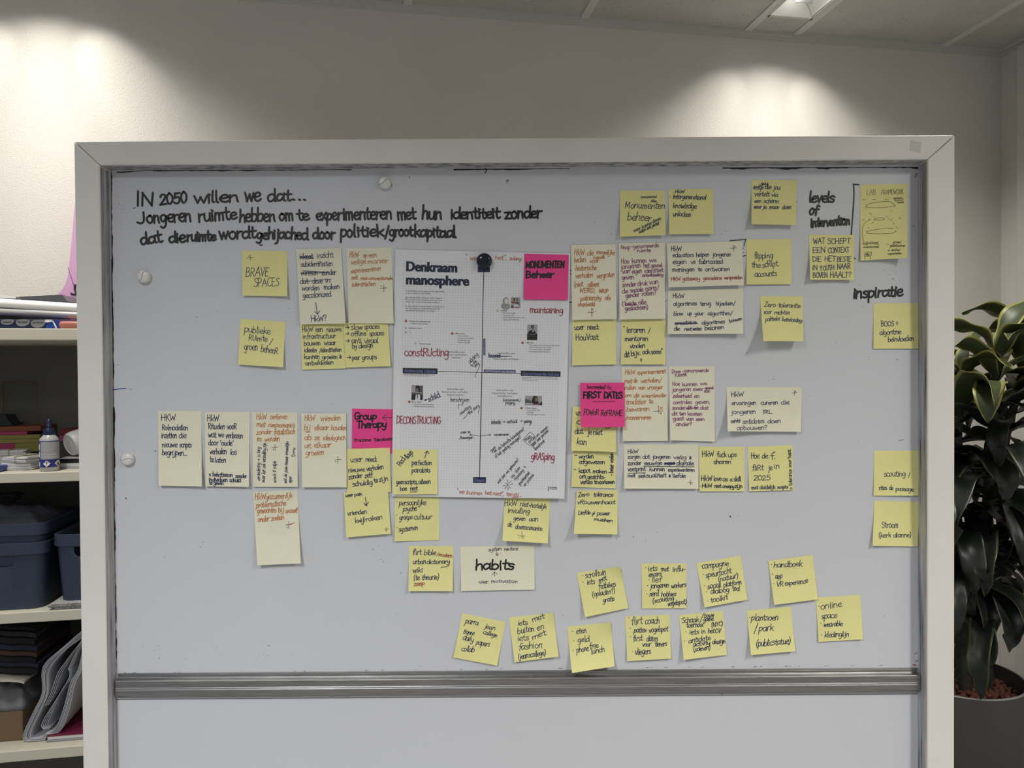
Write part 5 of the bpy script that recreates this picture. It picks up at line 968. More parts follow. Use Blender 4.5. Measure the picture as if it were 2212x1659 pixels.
# ------------------------------------------------------------------ round magnets
m_mag_w = mat('magnet_white', (0.76, 0.74, 0.71), 0.28)
m_mag_n = mat('magnet_navy', (0.010, 0.012, 0.028), 0.16)
m_groove = mat('magnet_groove', (0.30, 0.29, 0.27), 0.5)
def magnet(px, py, rpx, m, label, base=0.0, ang=0.6, groove=True, depth=0.011):
    c = at(px, py, -base - depth * 0.5); c.y = -base - 0.0002
    r = rpx / FPX * CAM_D
    prof = [(r * 0.90, 0), (r, depth * 0.18), (r * 1.0, depth * 0.45), (r * 0.95, depth * 0.70), (r * 0.82, depth * 0.89), (r * 0.55, depth * 0.98), (r * 0.2, depth * 1.0)]
    o = MB().lathe(c, prof, 40, axis=(0, -1, 0)).build('round_magnet', m, smooth='auto')
    tag(o, label, 'magnet')
    if groove:
        P = []
        for i in range(17):
            t = i / 8 - 1
            x, z = t * r * 0.96, math.sin(t * 2.6) * r * 0.30
            q = min(1.0, math.hypot(x, z) / r)
            hq = depth * 0.45
            for (r1, h1), (r2, h2) in zip(prof[2:], prof[3:]):
                if r2 / r <= q <= r1 / r: hq = h1 + (h2 - h1) * (r1 / r - q) / ((r1 - r2) / r)
            if q < 0.2: hq = depth
            P.append(c + Vector((x * math.cos(ang) - z * math.sin(ang), -hq - 0.00005, x * math.sin(ang) + z * math.cos(ang))))
        MB().tube(P, 0.00045, 6).build('groove', m_groove, o, smooth=True)
    return o
magnet(310, 597.5, 14.5, m_mag_w, 'white round magnet on the upper left of the board, left of the BRAVE SPACES note', ang=0.7)
magnet(275, 991.5, 14.0, m_mag_w, 'white round magnet low on the board near the left frame', ang=-0.3)
magnet(830, 394.5, 14.0, m_mag_w, 'white round magnet under the top frame, above the large black writing', ang=0.1)
magnet(1046, 563.5, 16.8, m_mag_n, 'navy round magnet pinning the top of the poster', base=0.0030, groove=False, depth=0.012)
# ------------------------------------------------------------------ open shelving unit on the left and what lies on it
m_shelf = mat('shelf_cream', (0.58, 0.545, 0.44), 0.5)
m_sback = mat('shelf_back_grey', (0.15, 0.15, 0.138), 0.7, var=0.1, vscale=4)
SV = 0.40                                   # front edge, metres off the wall
def SH(px, py, v=SV): return on_wall(px, py, v)
U_LEFT, U_RIGHT = SH(-260, 900)[0], SH(420, 900)[0]
ZT = [SH(80, y)[1] for y in (709.5, 1020.5, 1321.0, 1618.5)]
ZB = [SH(80, y)[1] for y in (735.0, 1042.0, 1344.0, 1642.0)]
shelf = empty('shelving_unit', W((U_LEFT + U_RIGHT) / 2, SV / 2, 0), 'cream open shelving unit against the wall, left of the whiteboard', 'shelf')
for zt, zb in zip(ZT, ZB):
    b = MB().box(W(U_LEFT + 0.016, 0.012, zb), WU * (U_RIGHT - U_LEFT - 0.032), WN * (SV - 0.012), (0, 0, zt - zb))
    b.build('shelf_board', m_shelf, shelf, bevel=0.002)
MB().box(W(U_LEFT + 0.016, 0.012, 0.05), WU * (U_RIGHT - U_LEFT - 0.032), WN * (SV - 0.05), (0, 0, 0.025)).build('shelf_board', m_shelf, shelf, bevel=0.002)
for u in (U_LEFT, U_RIGHT - 0.016):
    MB().box(W(u, 0.012, 0), WU * 0.016, WN * (SV - 0.014), (0, 0, ZT[0])).build('side_panel', m_shelf, shelf, bevel=0.0015)
MB().box(W(U_LEFT + 0.016, 0.003, 0.05), WU * (U_RIGHT - U_LEFT - 0.032), WN * 0.009, (0, 0, ZT[0] - 0.052)).build('back_panel', m_sback, shelf)
E_ = 0.0006
def wbox(mb, u0, u1, v0, v1, z0, z1, mi=0): return mb.box(W(u0, v0, z0), WU * (u1 - u0), WN * (v1 - v0), (0, 0, z1 - z0), mi)
def rbox(mb, uc, vc, z0, lu, lv, h, ang, mi=0):      # box turned about the vertical
    c, s = math.cos(ang), math.sin(ang)
    a, b = WU * c + WN * s, WN * c - WU * s
    return mb.box(W(uc, vc, z0) - a * lu / 2 - b * lv / 2, a * lu, b * lv, (0, 0, h), mi)
def wall_text(mb, txt, u0, u1, z, cap, v, mi=0, bold=0.02):
    c = bpy.data.curves.new('type', 'FONT'); c.body = txt; c.resolution_u = 2; c.offset = bold; c.fill_mode = 'FRONT'
    o = bpy.data.objects.new('type', c); COL.objects.link(o); bpy.context.view_layer.update()
    me = o.evaluated_get(bpy.context.evaluated_depsgraph_get()).to_mesh()
    vs = [(p.co.x, p.co.y) for p in me.vertices]; fs = [tuple(p.vertices) for p in me.polygons]
    o.to_mesh_clear(); bpy.data.objects.remove(o); bpy.data.curves.remove(c)
    mn, mx = min(p[0] for p in vs), max(p[0] for p in vs)
    mb.add([W(u0 + (x - mn) / (mx - mn) * (u1 - u0), v, z + y / 0.7 * cap) for x, y in vs], fs, mi)

# ---- top shelf
m_navy_pack = mat('pack_navy', (0.010, 0.016, 0.05), 0.35); m_blue_pack = mat('pack_blue', (0.012, 0.045, 0.24), 0.35); m_white = mat('paper_white', (0.78, 0.77, 0.75), 0.6)
m_logrey = mat('pack_grey_print', (0.20, 0.20, 0.20), 0.4)
z0 = ZT[0] + E_
zr = SH(60, 689.5)[1]
pf = SV - 0.012
uA, uB, uC = SH(-120, 700, pf)[0], SH(98, 700, pf)[0], SH(127, 700, pf)[0]
ream = tag(wbox(MB(), uA, uB, 0.10, pf, z0, zr).build('paper_ream', m_navy_pack, bevel=0.002), 'navy wrapped ream of paper on the top shelf, printed copieur, laser, jet d\'encre', 'paper ream')
wbox(MB(), uB + 0.0003, uC, 0.10, pf - 0.001, z0, zr - 0.001).build('wrapper_end', m_blue_pack, ream)
lg = MB()
for x0, x1, ya, yb, txt in ((2, 30, 689.5, 702, 'copieur'), (34.5, 64.5, 689.5, 705, 'laser'), (67, 98, 690.5, 708, "jet d'encre")):
    P = []
    for i in range(24):
        t = 2 * math.pi * i / 24
        cx, cy = math.cos(t), math.sin(t)
        sq = 0.72 if cy < 0 else 1.0
        px_ = (x0 + x1) / 2 + (x1 - x0) / 2 * max(-1, min(1, cx * (1.18 if cy < 0 else 1.0))) + (-cy) * 1.5
        py_ = ya + (yb - ya) * (0.42 + 0.58 * cy if cy > 0 else 0.42 + 0.42 * cy)
        u, z = SH(px_, py_, pf); P.append(W(u, pf + 0.0006, z))
    lg.add(P, [tuple(range(24))], 0)
    ua, za = SH(x0 + 4, ya + 7.5, pf); ub, _ = SH(x1 - 4, ya + 7.5, pf)
    wall_text(lg, txt, ua, ub, za, 0.0042, pf + 0.0010, 1)
lg.build('label', [m_logrey, mat('pack_print_dark', (0.012, 0.016, 0.04), 0.5)], ream)
tn = MB()
for P in ([(97.5, 691), (112, 692), (116, 694), (103, 696.5), (97.5, 696)], [(112.5, 693), (115, 692.5), (120, 700), (123.5, 708.5), (120, 708.5), (117, 701)]):
    tn.add([W(SH(x, y, pf)[0], pf + 0.0011, SH(x, y, pf)[1]) for x, y in P], [tuple(range(len(P)))])
tn.build('torn_edge', m_white, ream)
m_salmon = mat('salmon_plastic', (0.42, 0.16, 0.12), 0.3)
us0, us1 = SH(122, 700, pf + 0.004)[0], SH(230, 700)[0]
tag(wbox(MB(), us0 + 0.004, us1, 0.14, pf + 0.004, z0, SH(140, 693.5)[1]).build('pencil_case', m_salmon, bevel=0.007, seg=4, smooth='auto'), 'shiny salmon-pink case beside the paper ream on the top shelf', 'case')
def roll(y0, y1, r_px, v, name, m, label, wall=0.0012):
    a, b = SH(-140, y0 - (y1 - y0) * 140 / 165, v), SH(215, y1 + (y1 - y0) * 50 / 165, v)
    pa, pb = W(a[0], v, a[1]), W(b[0], v, b[1])
    r = r_px / FPX * 1.9
    ax = (pb - pa).normalized(); L = (pb - pa).length
    o = MB().lathe(pa, [(r * 0.2, 0.0), (r * 0.86, 0.0), (r, 0), (r, L), (r * 0.86, L), (r * 0.2, L)], 36, axis=ax).build(name, m, smooth='auto')
    e1 = ax.orthogonal().normalized()
    return tag(o, label, 'paper roll')
m_roll = mat('roll_white', (0.84, 0.82, 0.78), 0.35); m_roll2 = mat('roll_silver', (0.42, 0.41, 0.40), 0.22, metal=0.35)
roll(655.0, 665.5, 10.6, 0.33, 'paper_roll', m_roll, 'thick glossy white roll of paper lying on top of the pile on the top shelf')
roll(674.0, 681.5, 7.8, 0.345, 'paper_roll', m_roll2, 'grey silver roll under the white roll on the top shelf')
def wedge(P, v, th, name, m, label, cat):
    n = len(P)
    A_ = [W(SH(x, y, v)[0], v, SH(x, y, v)[1]) for x, y in P]
    B_ = [p - WN * th for p in A_]
    return tag(MB().add(A_ + B_, [tuple(range(n)), tuple(reversed(range(n, 2 * n)))] + [(i, n + i, n + (i + 1) % n, (i + 1) % n) for i in range(n)]).build(name, m), label, cat)
m_folder = mat('folder_grey', (0.10, 0.105, 0.11), 0.3)
wedge([(40, 641), (134, 636.5), (145, 650), (158, 653), (158, 660), (40, 652)], 0.25, 0.20, 'plastic_folder', m_folder, 'dark grey plastic folder lying behind the white roll on the top shelf', 'folder')
wedge([(-60, 632), (0, 637), (34, 640.5), (34, 645), (-60, 641)], 0.285, 0.03, 'document_pile', m_white, 'loose white papers behind the white roll, left end of the top shelf', 'papers')
wedge([(-60, 642), (40, 647), (40, 653), (-60, 649)], 0.292, 0.006, 'binder', mat('binder_navy', (0.015, 0.02, 0.05), 0.4), 'thin navy binder edge behind the white roll on the top shelf', 'binder')
wedge([(-60, 656), (60, 664), (150, 671), (150, 690), (-60, 690)], 0.262, 0.008, 'binder', mat('dark_gap_fill', (0.010, 0.011, 0.014), 0.4), 'black sheet added to darken the gap between rolls and paper ream, top shelf', 'binder')  # added dark sheet, no real binder: blacks out the bright wall behind the rolls
# lilac poster with rounded lower corner, leaning on the wall
LP = [(170, 380), (160, 455), (157.5, 490), (153, 540), (149, 575), (147, 592), (143.5, 608), (138, 620), (131, 630), (122, 637), (112, 642), (112, 712), (240, 712), (240, 380)]
lil = wedge([(x, y) for x, y in LP], 0.035, 0.004, 'lilac_poster', mat('lilac_print', (0.62, 0.34, 0.56), 0.6, var=0.05, vscale=3), 'lilac curved-edge poster behind the shelf items, mostly hidden by the whiteboard frame', 'poster')
d = MB()
def onl(x, y, o=0.0008): return W(SH(x, y, 0.035)[0], 0.035 + o, SH(x, y, 0.035)[1])
d.tube([onl(147, 578), onl(155, 602), onl(163, 629)], 0.0007, 6)
d.tube([onl(*p) for p in smooth_line([(154, 632.5), (155, 634), (159, 635.5), (165, 635), (172, 632)])], 0.0032, 8)
d.tube([onl(*p) for p in smooth_line([(164, 614), (162, 620), (162, 627), (166, 630)])], 0.0030, 8)
d.build('drawing', mat('drawing_black', (0.02, 0.022, 0.03), 0.4), lil, smooth=True)

# ---- second shelf
z1 = ZT[1] + E_
def lathe_obj(name, prof, u, v, z, m, parent=None, n=36): return MB().lathe(W(u, v, z), prof, n).build(name, m, parent, smooth='auto')
# glue bottle
gv = 0.37
gu = SH(107, 1000, gv)[0]
gr = 19.2 / FPX * 1.90
gz = lambda y: SH(107, y, gv)[1]
zbt = z1
bottle = empty('glue_bottle', W(gu, gv, zbt), 'small glue bottle with a navy cap and hazard label, front edge of the second shelf', 'bottle')
Hh = gz(905) - gz(1017)
k = Hh / 112.0
lathe_obj('bottle_body', [(gr * .93, 0), (gr, 2 * k), (gr, 65 * k), (gr * .98, 69 * k), (gr * .66, 76 * k), (gr * .58, 78 * k)], gu, gv, zbt, mat('bottle_clear_plastic', (0.42, 0.42, 0.41), 0.3), bottle)
m_cap = mat('cap_navy', (0.010, 0.014, 0.055), 0.35)
lathe_obj('cap', [(gr * .60, 77 * k), (gr * .62, 78 * k), (gr * .60, 90 * k), (gr * .57, 91 * k), (gr * .30, 91.5 * k), (gr * .26, 94 * k), (gr * .34, 95.5 * k), (gr * .31, 97 * k), (gr * .28, 106 * k), (gr * .20, 110.5 * k), (gr * .07, 112 * k)], gu, gv, zbt, m_cap, bottle)
m_lab_g = mat('label_grey_print', (0.36, 0.36, 0.37), 0.5, var=0.45, vscale=900); m_lab_b = mat('label_blue', (0.015, 0.035, 0.22), 0.4)
lab_mats = [m_lab_b, m_lab_g, m_white, mat('label_red', (0.4, 0.03, 0.04), 0.5), mat('label_black', (0.012, 0.012, 0.012), 0.5)]
lb = MB()
toc = math.atan2(CAM.y - W(gu, gv, 0).y, CAM.x - W(gu, gv, 0).x)          # label faces the room
def lq(a0, a1, y0, y1, mi, off):
    n = max(2, int(abs(a1 - a0) / 0.12))
    c = W(gu, gv, zbt)
    V = []
    for i in range(n + 1):
        a = toc + a0 + (a1 - a0) * i / n
        for y in (y0, y1): V.append(c + Vector((math.cos(a) * (gr + off), math.sin(a) * (gr + off), y * k)))
    lb.add(V, [(2 * i, 2 * i + 2, 2 * i + 3, 2 * i + 1) for i in range(n)], mi)
lq(-1.9, 1.9, 9, 65, 0, 0.0003)
lq(-1.02, 1.9, 26, 63, 1, 0.0005)
for y in (36, 30.5): lq(-1.0, 0.9, y, y + .5, 2, 0.0007)
def lp(P, mi, off): # polygon given as (angle, height)
    c = W(gu, gv, zbt)
    lb.add([c + Vector((math.cos(toc + a) * (gr + off), math.sin(toc + a) * (gr + off), y * k)) for a, y in P], [tuple(range(len(P)))], mi)
for a0, wd_ in ((-0.27, 0.40), (0.88, 0.46)):
    for mi, sc, off in ((3, 1.0, 0.0012), (2, 0.88, 0.0016)):
        lp([(a0 - wd_ * sc, 17), (a0, 17 - 8 * sc), (a0 + wd_ * sc, 17), (a0, 17 + 8 * sc)], mi, off + 0.0008)
lp([(-0.31, 21.5), (-0.29, 16), (-0.25, 16), (-0.23, 21.5)], 4, 0.0028); lp([(-0.30, 14.6), (-0.30, 13), (-0.24, 13), (-0.24, 14.6)], 4, 0.0028)
lp([(0.78, 15), (0.80, 12.5), (0.96, 12.5), (1.0, 15.5), (0.94, 18), (0.90, 21), (0.84, 18)], 4, 0.0028)
for y0, y1 in ((46, 58), (30, 42), (11, 20)): lq(-1.45, -1.15, y0, y1, 2, 0.0006)
lb.build('label', lab_mats, bottle)
# bundles of small cards held by rubber bands
m_card = mat('card_white', (0.70, 0.70, 0.71), 0.6); m_print = mat('card_print', (0.03, 0.03, 0.03), 0.6); m_band = mat('rubber_band', (0.36, 0.29, 0.10), 0.5)
def bundle(name, px, v, z, n, lu, lv, ang, label, band=True, seed=1, text=True, th=0.0022):
    r = random.Random(seed)
    u = SH(px, 1000, v)[0]
    root = empty(name, W(u, v, z), label, 'cards')
    for i in range(n):
        rbox(MB(), u + r.uniform(-.003, .003), v + r.uniform(-.003, .003), z + i * th, lu, lv, th * 0.85, ang + r.uniform(-.08, .08)).build('card', m_card, root)
    h = z + n * th
    c, s = math.cos(ang), math.sin(ang)
    a, b = WU * c + WN * s, WN * c - WU * s
    o = W(u, v, h + 0.0001)
    if band:
        P = [a * 0.004 + b * (-lv / 2 - .0035), a * 0.004 + b * (lv / 2 + .0035)]
        q = MB()
        lo = Vector((0, 0, -n * th - 0.0)); up = Vector((0, 0, 0.0008))
        pts = [o + P[0] + up, o + P[1] + up, o + P[1] + lo * 0.95, o + P[0] + lo * 0.95, o + P[0] + up]
        q.tube(pts, 0.0011, 8)
        q.build('rubber_band', m_band, root)
    if text:
        t = MB()
        for j, (x0, wdt) in enumerate(((-.40, .12), (-.33, .25), (-.26, .30), (.12, .28), (.18, .34), (.24, .30), (.38, .4), (.42, .3))):
            t.box(o + a * lu * x0 - b * lv * 0.25, a * 0.0012, b * lv * wdt * 1.6, (0, 0, 0.0002))
        t.build('printed_lines', m_print, root)
    return root
bundle('card_bundle', 54, 0.30, z1, 9, 0.075, 0.085, 0.05, 'messy white card stack at the bottom, left of the glue bottle', False, 3, False)
bundle('card_bundle', 60, 0.305, z1 + 9 * 0.0022 + 0.0004, 7, 0.072, 0.088, 0.35, 'white card bundle in a yellow rubber band, on top of the messy stack', True, 4)
bundle('card_bundle', 22, 0.20, z1 + 0.0005, 14, 0.085, 0.06, -0.2, 'grey-white card bundle behind the messy stack, at the left end', True, 5, False, 0.003)
tag(rbox(MB(), SH(-16, 1000, .34)[0], 0.335, z1, 0.075, 0.09, 0.016, 0.1).build('plastic_packet', mat('packet_blue', (0.02, 0.05, 0.24), 0.25), bevel=0.005, seg=3), 'blue plastic packet at the left end of the second shelf', 'packet')
# coloured paper pads at the back of the shelf
m_py, m_po = mat('pad_olive', (0.34, 0.31, 0.09), 0.8), mat('pad_orange', (0.26, 0.085, 0.045), 0.8)
m_pp, m_pr = mat('pad_pink', (0.48, 0.06, 0.17), 0.8), mat('pad_red', (0.20, 0.028, 0.03), 0.8)
pu0, pu1 = SH(-45, 960, .2)[0], SH(86, 960, .2)[0]
def pad(y0, y1, x0, x1, v0, v1, m, label):
    a, b = SH(x0, y1, v1), SH(x1, y0, v1)
    return tag(wbox(MB(), a[0], b[0], v0, v1, SH(60, y1, v1)[1] + 0.0003, SH(60, y0, v1)[1] - 0.0003).build('paper_pad', m, bevel=0.001), label, 'paper pad', 'coloured paper pads at the back of the second shelf')
zpad = SH(60, 1000, 0.15)[1]
bx = SH(60, 976, 0.13)
tag(wbox(MB(), SH(-45, 980, .13)[0], SH(90, 980, .13)[0], 0.02, 0.13, z1, SH(60, 976.5, .13)[1]).build('storage_box', mat('box_dark', (0.02, 0.02, 0.022), 0.6), bevel=0.002), 'low dark box under the coloured paper pads at the back of the second shelf', 'box')
pad(957, 976, 32, 86, 0.02, 0.13, m_py, 'thick olive paper pad at the bottom of the coloured pads')
pad(957, 976, -45, 31, 0.02, 0.128, m_pp, 'pink and red paper pad left of the thick olive pad')
pad(948, 957, -45, 86, 0.02, 0.128, m_py, 'flat yellow-green paper pad in the middle of the coloured pads')
pad(939, 948, -45, 86, 0.02, 0.126, m_py, 'upper yellow-green paper pad under the pink sheets')
pad(931.5, 939, -45, 58, 0.02, 0.125, m_pp, 'bright pink paper pad under the brown card')
pad(920, 931.5, -45, 88, 0.02, 0.127, m_po, 'brown-orange card pad on top of the coloured pads')
pad(929, 942, 128, 170, 0.02, 0.125, m_pr, 'dark red pad behind the lying white bottle')
pad(942, 955, 129, 172, 0.02, 0.124, m_pp, 'pink pad behind the lying white bottle')
tag(wbox(MB(), SH(128, 980, .12)[0], SH(190, 980, .12)[0], 0.02, 0.12, z1, SH(150, 955.3, .12)[1]).build('storage_box', mat('box_grey', (0.06, 0.06, 0.06), 0.6), bevel=0.002), 'grey box under the red and pink pads, behind the white bottle', 'box')
wedge([(-30, 896), (11, 896), (26, 919.5), (-30, 919.5)], 0.13, 0.06, 'tape_dispenser', mat('dispenser_black', (0.012, 0.016, 0.02), 0.35), 'black wedge-shaped dispenser on top of the coloured pads, left end', 'dispenser')
# clear folder with thin orange edges, leaning against the back
fr = MB()
fp = lambda x, y: W(SH(x, y, .03)[0], .03, SH(x, y, .03)[1])
for a, b, r in (((6, 826), (79, 826), .0011), ((6, 826), (8, 895), .0014), ((79, 826), (79, 832), .0010), ((8, 895), (9, 919.5), .0014), ((79, 832), (79, 919.5), .0005)):
    fr.tube([fp(*a), fp(*b)], r, 8)
folder = fr.build('clear_folder', mat('folder_orange_edge', (0.20, 0.05, 0.02), 0.5))
tag(folder, 'clear folder with thin orange edges leaning at the back of the second shelf', 'folder')
MB().add([fp(7, 827), fp(9, 919), fp(79, 919), fp(78, 827)], [(0, 1, 2, 3)]).build('clear_sheet', mat('clear_plastic', (0.6, 0.62, 0.6), 0.3, trans=1.0, alpha=0.08), folder)
# white bottle lying on a black tablet on a stack of paper
for i, (ya, yb, m, nm, lab, x0) in enumerate(((1008.5, 1017, mat('paper_grey', (0.42, 0.42, 0.43), 0.7), 'paper_stack', 'lower grey paper stack right of the glue bottle', 127), (1001, 1008.3, mat('paper_pale', (0.55, 0.55, 0.56), 0.7), 'paper_stack', 'upper pale paper stack under the black tablet', 126))):
    zz0 = z1 if i == 0 else SH(150, yb, .33)[1]
    tag(wbox(MB(), SH(x0, 1000, .33)[0], SH(240, 1000, .33)[0], 0.13, 0.33, zz0, SH(150, ya, .33)[1] - 0.0004).build(nm, m), lab, 'paper stack')
zt0, zt1 = SH(150, 1001, .33)[1], SH(150, 991.5, .33)[1]
tab = tag(wbox(MB(), SH(126, 1000, .325)[0], SH(240, 1000, .325)[0], 0.14, 0.325, zt0, zt1).build('tablet', mat('tablet_black', (0.010, 0.010, 0.012), 0.2), bevel=0.002), 'flat black tablet lying on the paper stacks', 'tablet')
wbox(MB(), SH(126, 1000, .325)[0] + .002, SH(240, 1000, .325)[0], 0.142, 0.324, zt1, zt1 + 0.0015).build('rim', mat('tablet_rim', (0.45, 0.45, 0.46), 0.3), tab)
cb = SH(152, 966, 0.29); br_ = 0.034
wb = empty('spray_bottle', W(cb[0], 0.29, zt1 + 0.0017), 'white plastic bottle lying on its side on the black tablet', 'bottle')
ax = (WU * 0.62 - WN * 0.72 + Vector((0, 0, 0.26))).normalized()
cz = W(cb[0], 0.29, zt1 + 0.0017 + br_ * 0.985)
MB().lathe(cz, [(br_ * .80, 0.0), (br_ * .86, -.002), (br_ * .95, .002), (br_, .010), (br_, .10), (br_ * .9, .118), (br_ * .4, .135), (br_ * .38, .15)], 40, axis=ax).build('bottle_body', mat('bottle_white', (0.60, 0.60, 0.58), 0.4), wb, smooth='auto')
# ---- third shelf: navy crates
m_crate = mat('crate_navy', (0.030, 0.040, 0.072), 0.42)
def crate(uc, vc, z, w_, d_, h_, rim, label, ang=0.0, rh=0.028, handle=True, hr_=0.33):
    root = empty('storage_crate', W(uc, vc, z), label, 'crate', 'navy storage crates on the third shelf')
    ca, sa = math.cos(ang), math.sin(ang)
    A_, B_ = WU * ca + WN * sa, WN * ca - WU * sa
    o = W(uc, vc, z)
    HK = (1.0, .98, .95, .90, .84)
    HQ = HK + tuple(-q for q in reversed(HK))
    def ring(wd, dp, r, n=6, hx=None):
        P = []
        for cx, cy, a0 in ((wd / 2 - r, dp / 2 - r, 0), (-wd / 2 + r, dp / 2 - r, 90), (-wd / 2 + r, -dp / 2 + r, 180), (wd / 2 - r, -dp / 2 + r, 270)):
            for i in range(n + 1):
                a = math.radians(a0 + 90 * i / n)
                P.append((cx + r * math.cos(a), cy + r * math.sin(a)))
            if hx and a0 == 0:                 # along the front (+v) edge: the handle's columns
                for q in HQ: P.append((hx * q, dp / 2))
            if hx and a0 == 180:
                for q in HQ: P.append((-hx * q, -dp / 2))
        return P
    hx = w_ * hr_
    HR = ((0.0, .87), (.0015, .925), (.004, .965), (.0075, .99), (.0115, 1.01))     # rounded lower corners of the handle hole
    hz0, hz1 = h_ - rh - 0.032, h_ - rh - 0.004
    zs = [0.0, 0.012] + [hz0 + a for a, _ in HR] + [hz1, h_]
    tp = lambda zz: 0.93 + 0.07 * zz / h_
    outer = [[(x, y, zz) for x, y in ring(w_ * tp(zz), d_ * tp(zz), 0.03, hx=hx)] for zz in zs]
    n = len(outer[0])
    V = [p for rg in outer for p in rg]
    F = []
    fr_ = [j for j in range(n) if abs(abs(outer[0][j][1]) - d_ * tp(0) / 2) < 1e-6]
    for i in range(len(zs) - 1):
        for j in range(n):
            j2 = (j + 1) % n
            xm = (outer[i][j][0] + outer[i][j2][0]) / 2
            front = outer[i][j][1] > d_ * tp(zs[i]) / 2 - 1e-6 and outer[i][j2][1] > d_ * tp(zs[i]) / 2 - 1e-6
            if handle and front and 2 <= i < 2 + len(HR) and abs(xm) < hx * HR[i - 2][1]: continue
            F.append((i * n + j, i * n + j2, (i + 1) * n + j2, (i + 1) * n + j))
    F.append(tuple(reversed(range(n))))
    mb = MB().add([o + A_ * x + B_ * y + Vector((0, 0, zz)) for x, y, zz in V], F)
    b = mb.build('crate_body', m_crate, root, smooth='auto')
    md = b.modifiers.new('wall', 'SOLIDIFY'); md.thickness = 0.0022; md.offset = 1
    R1 = [(x, y) for x, y in ring(w_ * 1.035, d_ * 1.035, 0.034)]
    R2 = [(x, y) for x, y in ring(w_ * 0.985, d_ * 0.985, 0.028)]
    m_ = len(R1)
    V, F = [], []
    for zz, R in ((h_ - rh, R2), (h_ - rh, R1), (h_ - 0.001, R1), (h_, [((a[0] * .7 + c[0] * .3), (a[1] * .7 + c[1] * .3)) for a, c in zip(R1, R2)]), (h_, R2)):
        V += [o + A_ * x + B_ * y + Vector((0, 0, zz)) for x, y in R]
    for i in range(4):
        for j in range(m_):
            F.append((i * m_ + j, i * m_ + (j + 1) % m_, (i + 1) * m_ + (j + 1) % m_, (i + 1) * m_ + j))
    MB().add(V, F).build('rim', m_crate, root, smooth='auto')
    return root
z2 = ZT[2] + E_
cvf = 0.385
def cr_u(px, v=cvf): return SH(px, 1200, v)[0]
wl = 0.30
ur = cr_u(98)
hl = SH(60, 1173, cvf)[1] - z2
crate(ur - wl / 2 - 0.004, cvf - 0.135, z2, wl, 0.265, hl, True, 'lower navy crate of the left stack on the third shelf', 0.0, 0.030, hr_=0.26)
hu = SH(60, 1132, cvf)[1] - SH(60, 1183, cvf)[1]
crate(ur - wl / 2 - 0.004, cvf - 0.135, SH(60, 1132, cvf)[1] - hl, wl * 0.985, 0.259, hl, True, 'upper navy crate nested in the left stack, filled with cloth', 0.0, 0.030, handle=False)
# a stack of folded printed sheets under the right-hand crate
pst = MB()
m_news = mat('newsprint', (0.34, 0.33, 0.31), 0.85, var=0.65, vscale=26, stretch=(9, 9, 0.4))
zs_ = [z2 + .0043 * i for i in range(5)]
r = random.Random(8)
for i in range(4):
    tag(wbox(MB(), SH(105 + r.uniform(0, 8) + (i == 0) * 10, 1310, .39)[0], SH(290, 1310, .3)[0], 0.17, 0.402 - r.uniform(0, .012), (z2 if i == 0 else zs_[i] + .0003), zs_[i + 1]).build('newsprint_bundle', m_news, bevel=0.001),
        ('bottom grey newsprint bundle under the right navy crate', 'second grey newsprint bundle from the bottom, under the right crate', 'third grey newsprint bundle from the bottom, under the right crate', 'top grey newsprint bundle directly under the right crate')[i], 'papers', 'grey newsprint bundles under the right crate')
zc = zs_[4] + 0.0005
hr = SH(140, 1156, .395)[1] - zc
crate(cr_u(106, .395) + 0.1555, 0.395 - 0.13, zc, 0.30, 0.245, hr, True, 'right navy crate with a handle cut-out, standing on newsprint bundles', 0.0, 0.030)
# crumpled cloth and a cable on the upper crate
m_cloth = mat('cloth_grey', (0.050, 0.054, 0.066), 0.9, var=0.25, vscale=18)
def lump(name, uc, vc, z, lu, lv, h, m, label, cat, seed, n=30, fold=9.0):
    V, F = [], []
    for j in range(n + 1):
        for i in range(n + 1):
            x, y = i / n * 2 - 1, j / n * 2 - 1
            rr = min(1, max(abs(x), abs(y)))
            hh = (1 - rr ** 3) * (0.55 + 0.65 * abs(noise.noise(Vector((x * 1.6 + seed, y * 1.6, seed)))) + 0.30 * abs(noise.noise(Vector((x * fold * .6, y * fold * .5 + seed, 2)))))
            V.append(W(uc + x * lu / 2 * (1 + .06 * noise.noise(Vector((y * 4, seed, 1)))), vc + y * lv / 2, z + hh * h))
    for j in range(n):
        for i in range(n):
            a = j * (n + 1) + i
            F.append((a, a + n + 1, a + n + 2, a + 1))
    bd = [i for i in range(n)] + [j * (n + 1) + n for j in range(n)] + [n * (n + 1) + i for i in range(n, 0, -1)] + [j * (n + 1) for j in range(n, 0, -1)]
    F.append(tuple(bd))
    return tag(MB().add(V, F).build(name, m, smooth=True), label, cat)
zu = SH(60, 1134, cvf)[1]
lump('cloth', ur - wl / 2 - .004, cvf - .135, zu - 0.012, 0.255, 0.215, 0.060, m_cloth, 'crumpled dark grey cloth heaped in the upper navy crate', 'cloth', 3.3)
cbm = MB()
P = []
for i in range(90):
    t = i / 89 * 2 * math.pi * 3.3
    P.append(W(ur - .21 + .075 * math.cos(t) + 0.002 * i / 9, .23 + .055 * math.sin(t), zu + .048 + .006 * math.sin(t * 1.7) + .00012 * i))
cbm.tube(P, 0.0021, 6)
tag(cbm.build('cable', mat('cable_black', (0.012, 0.013, 0.02), 0.5), smooth=True), 'thin dark coiled cable lying on the crumpled grey cloth', 'cable')
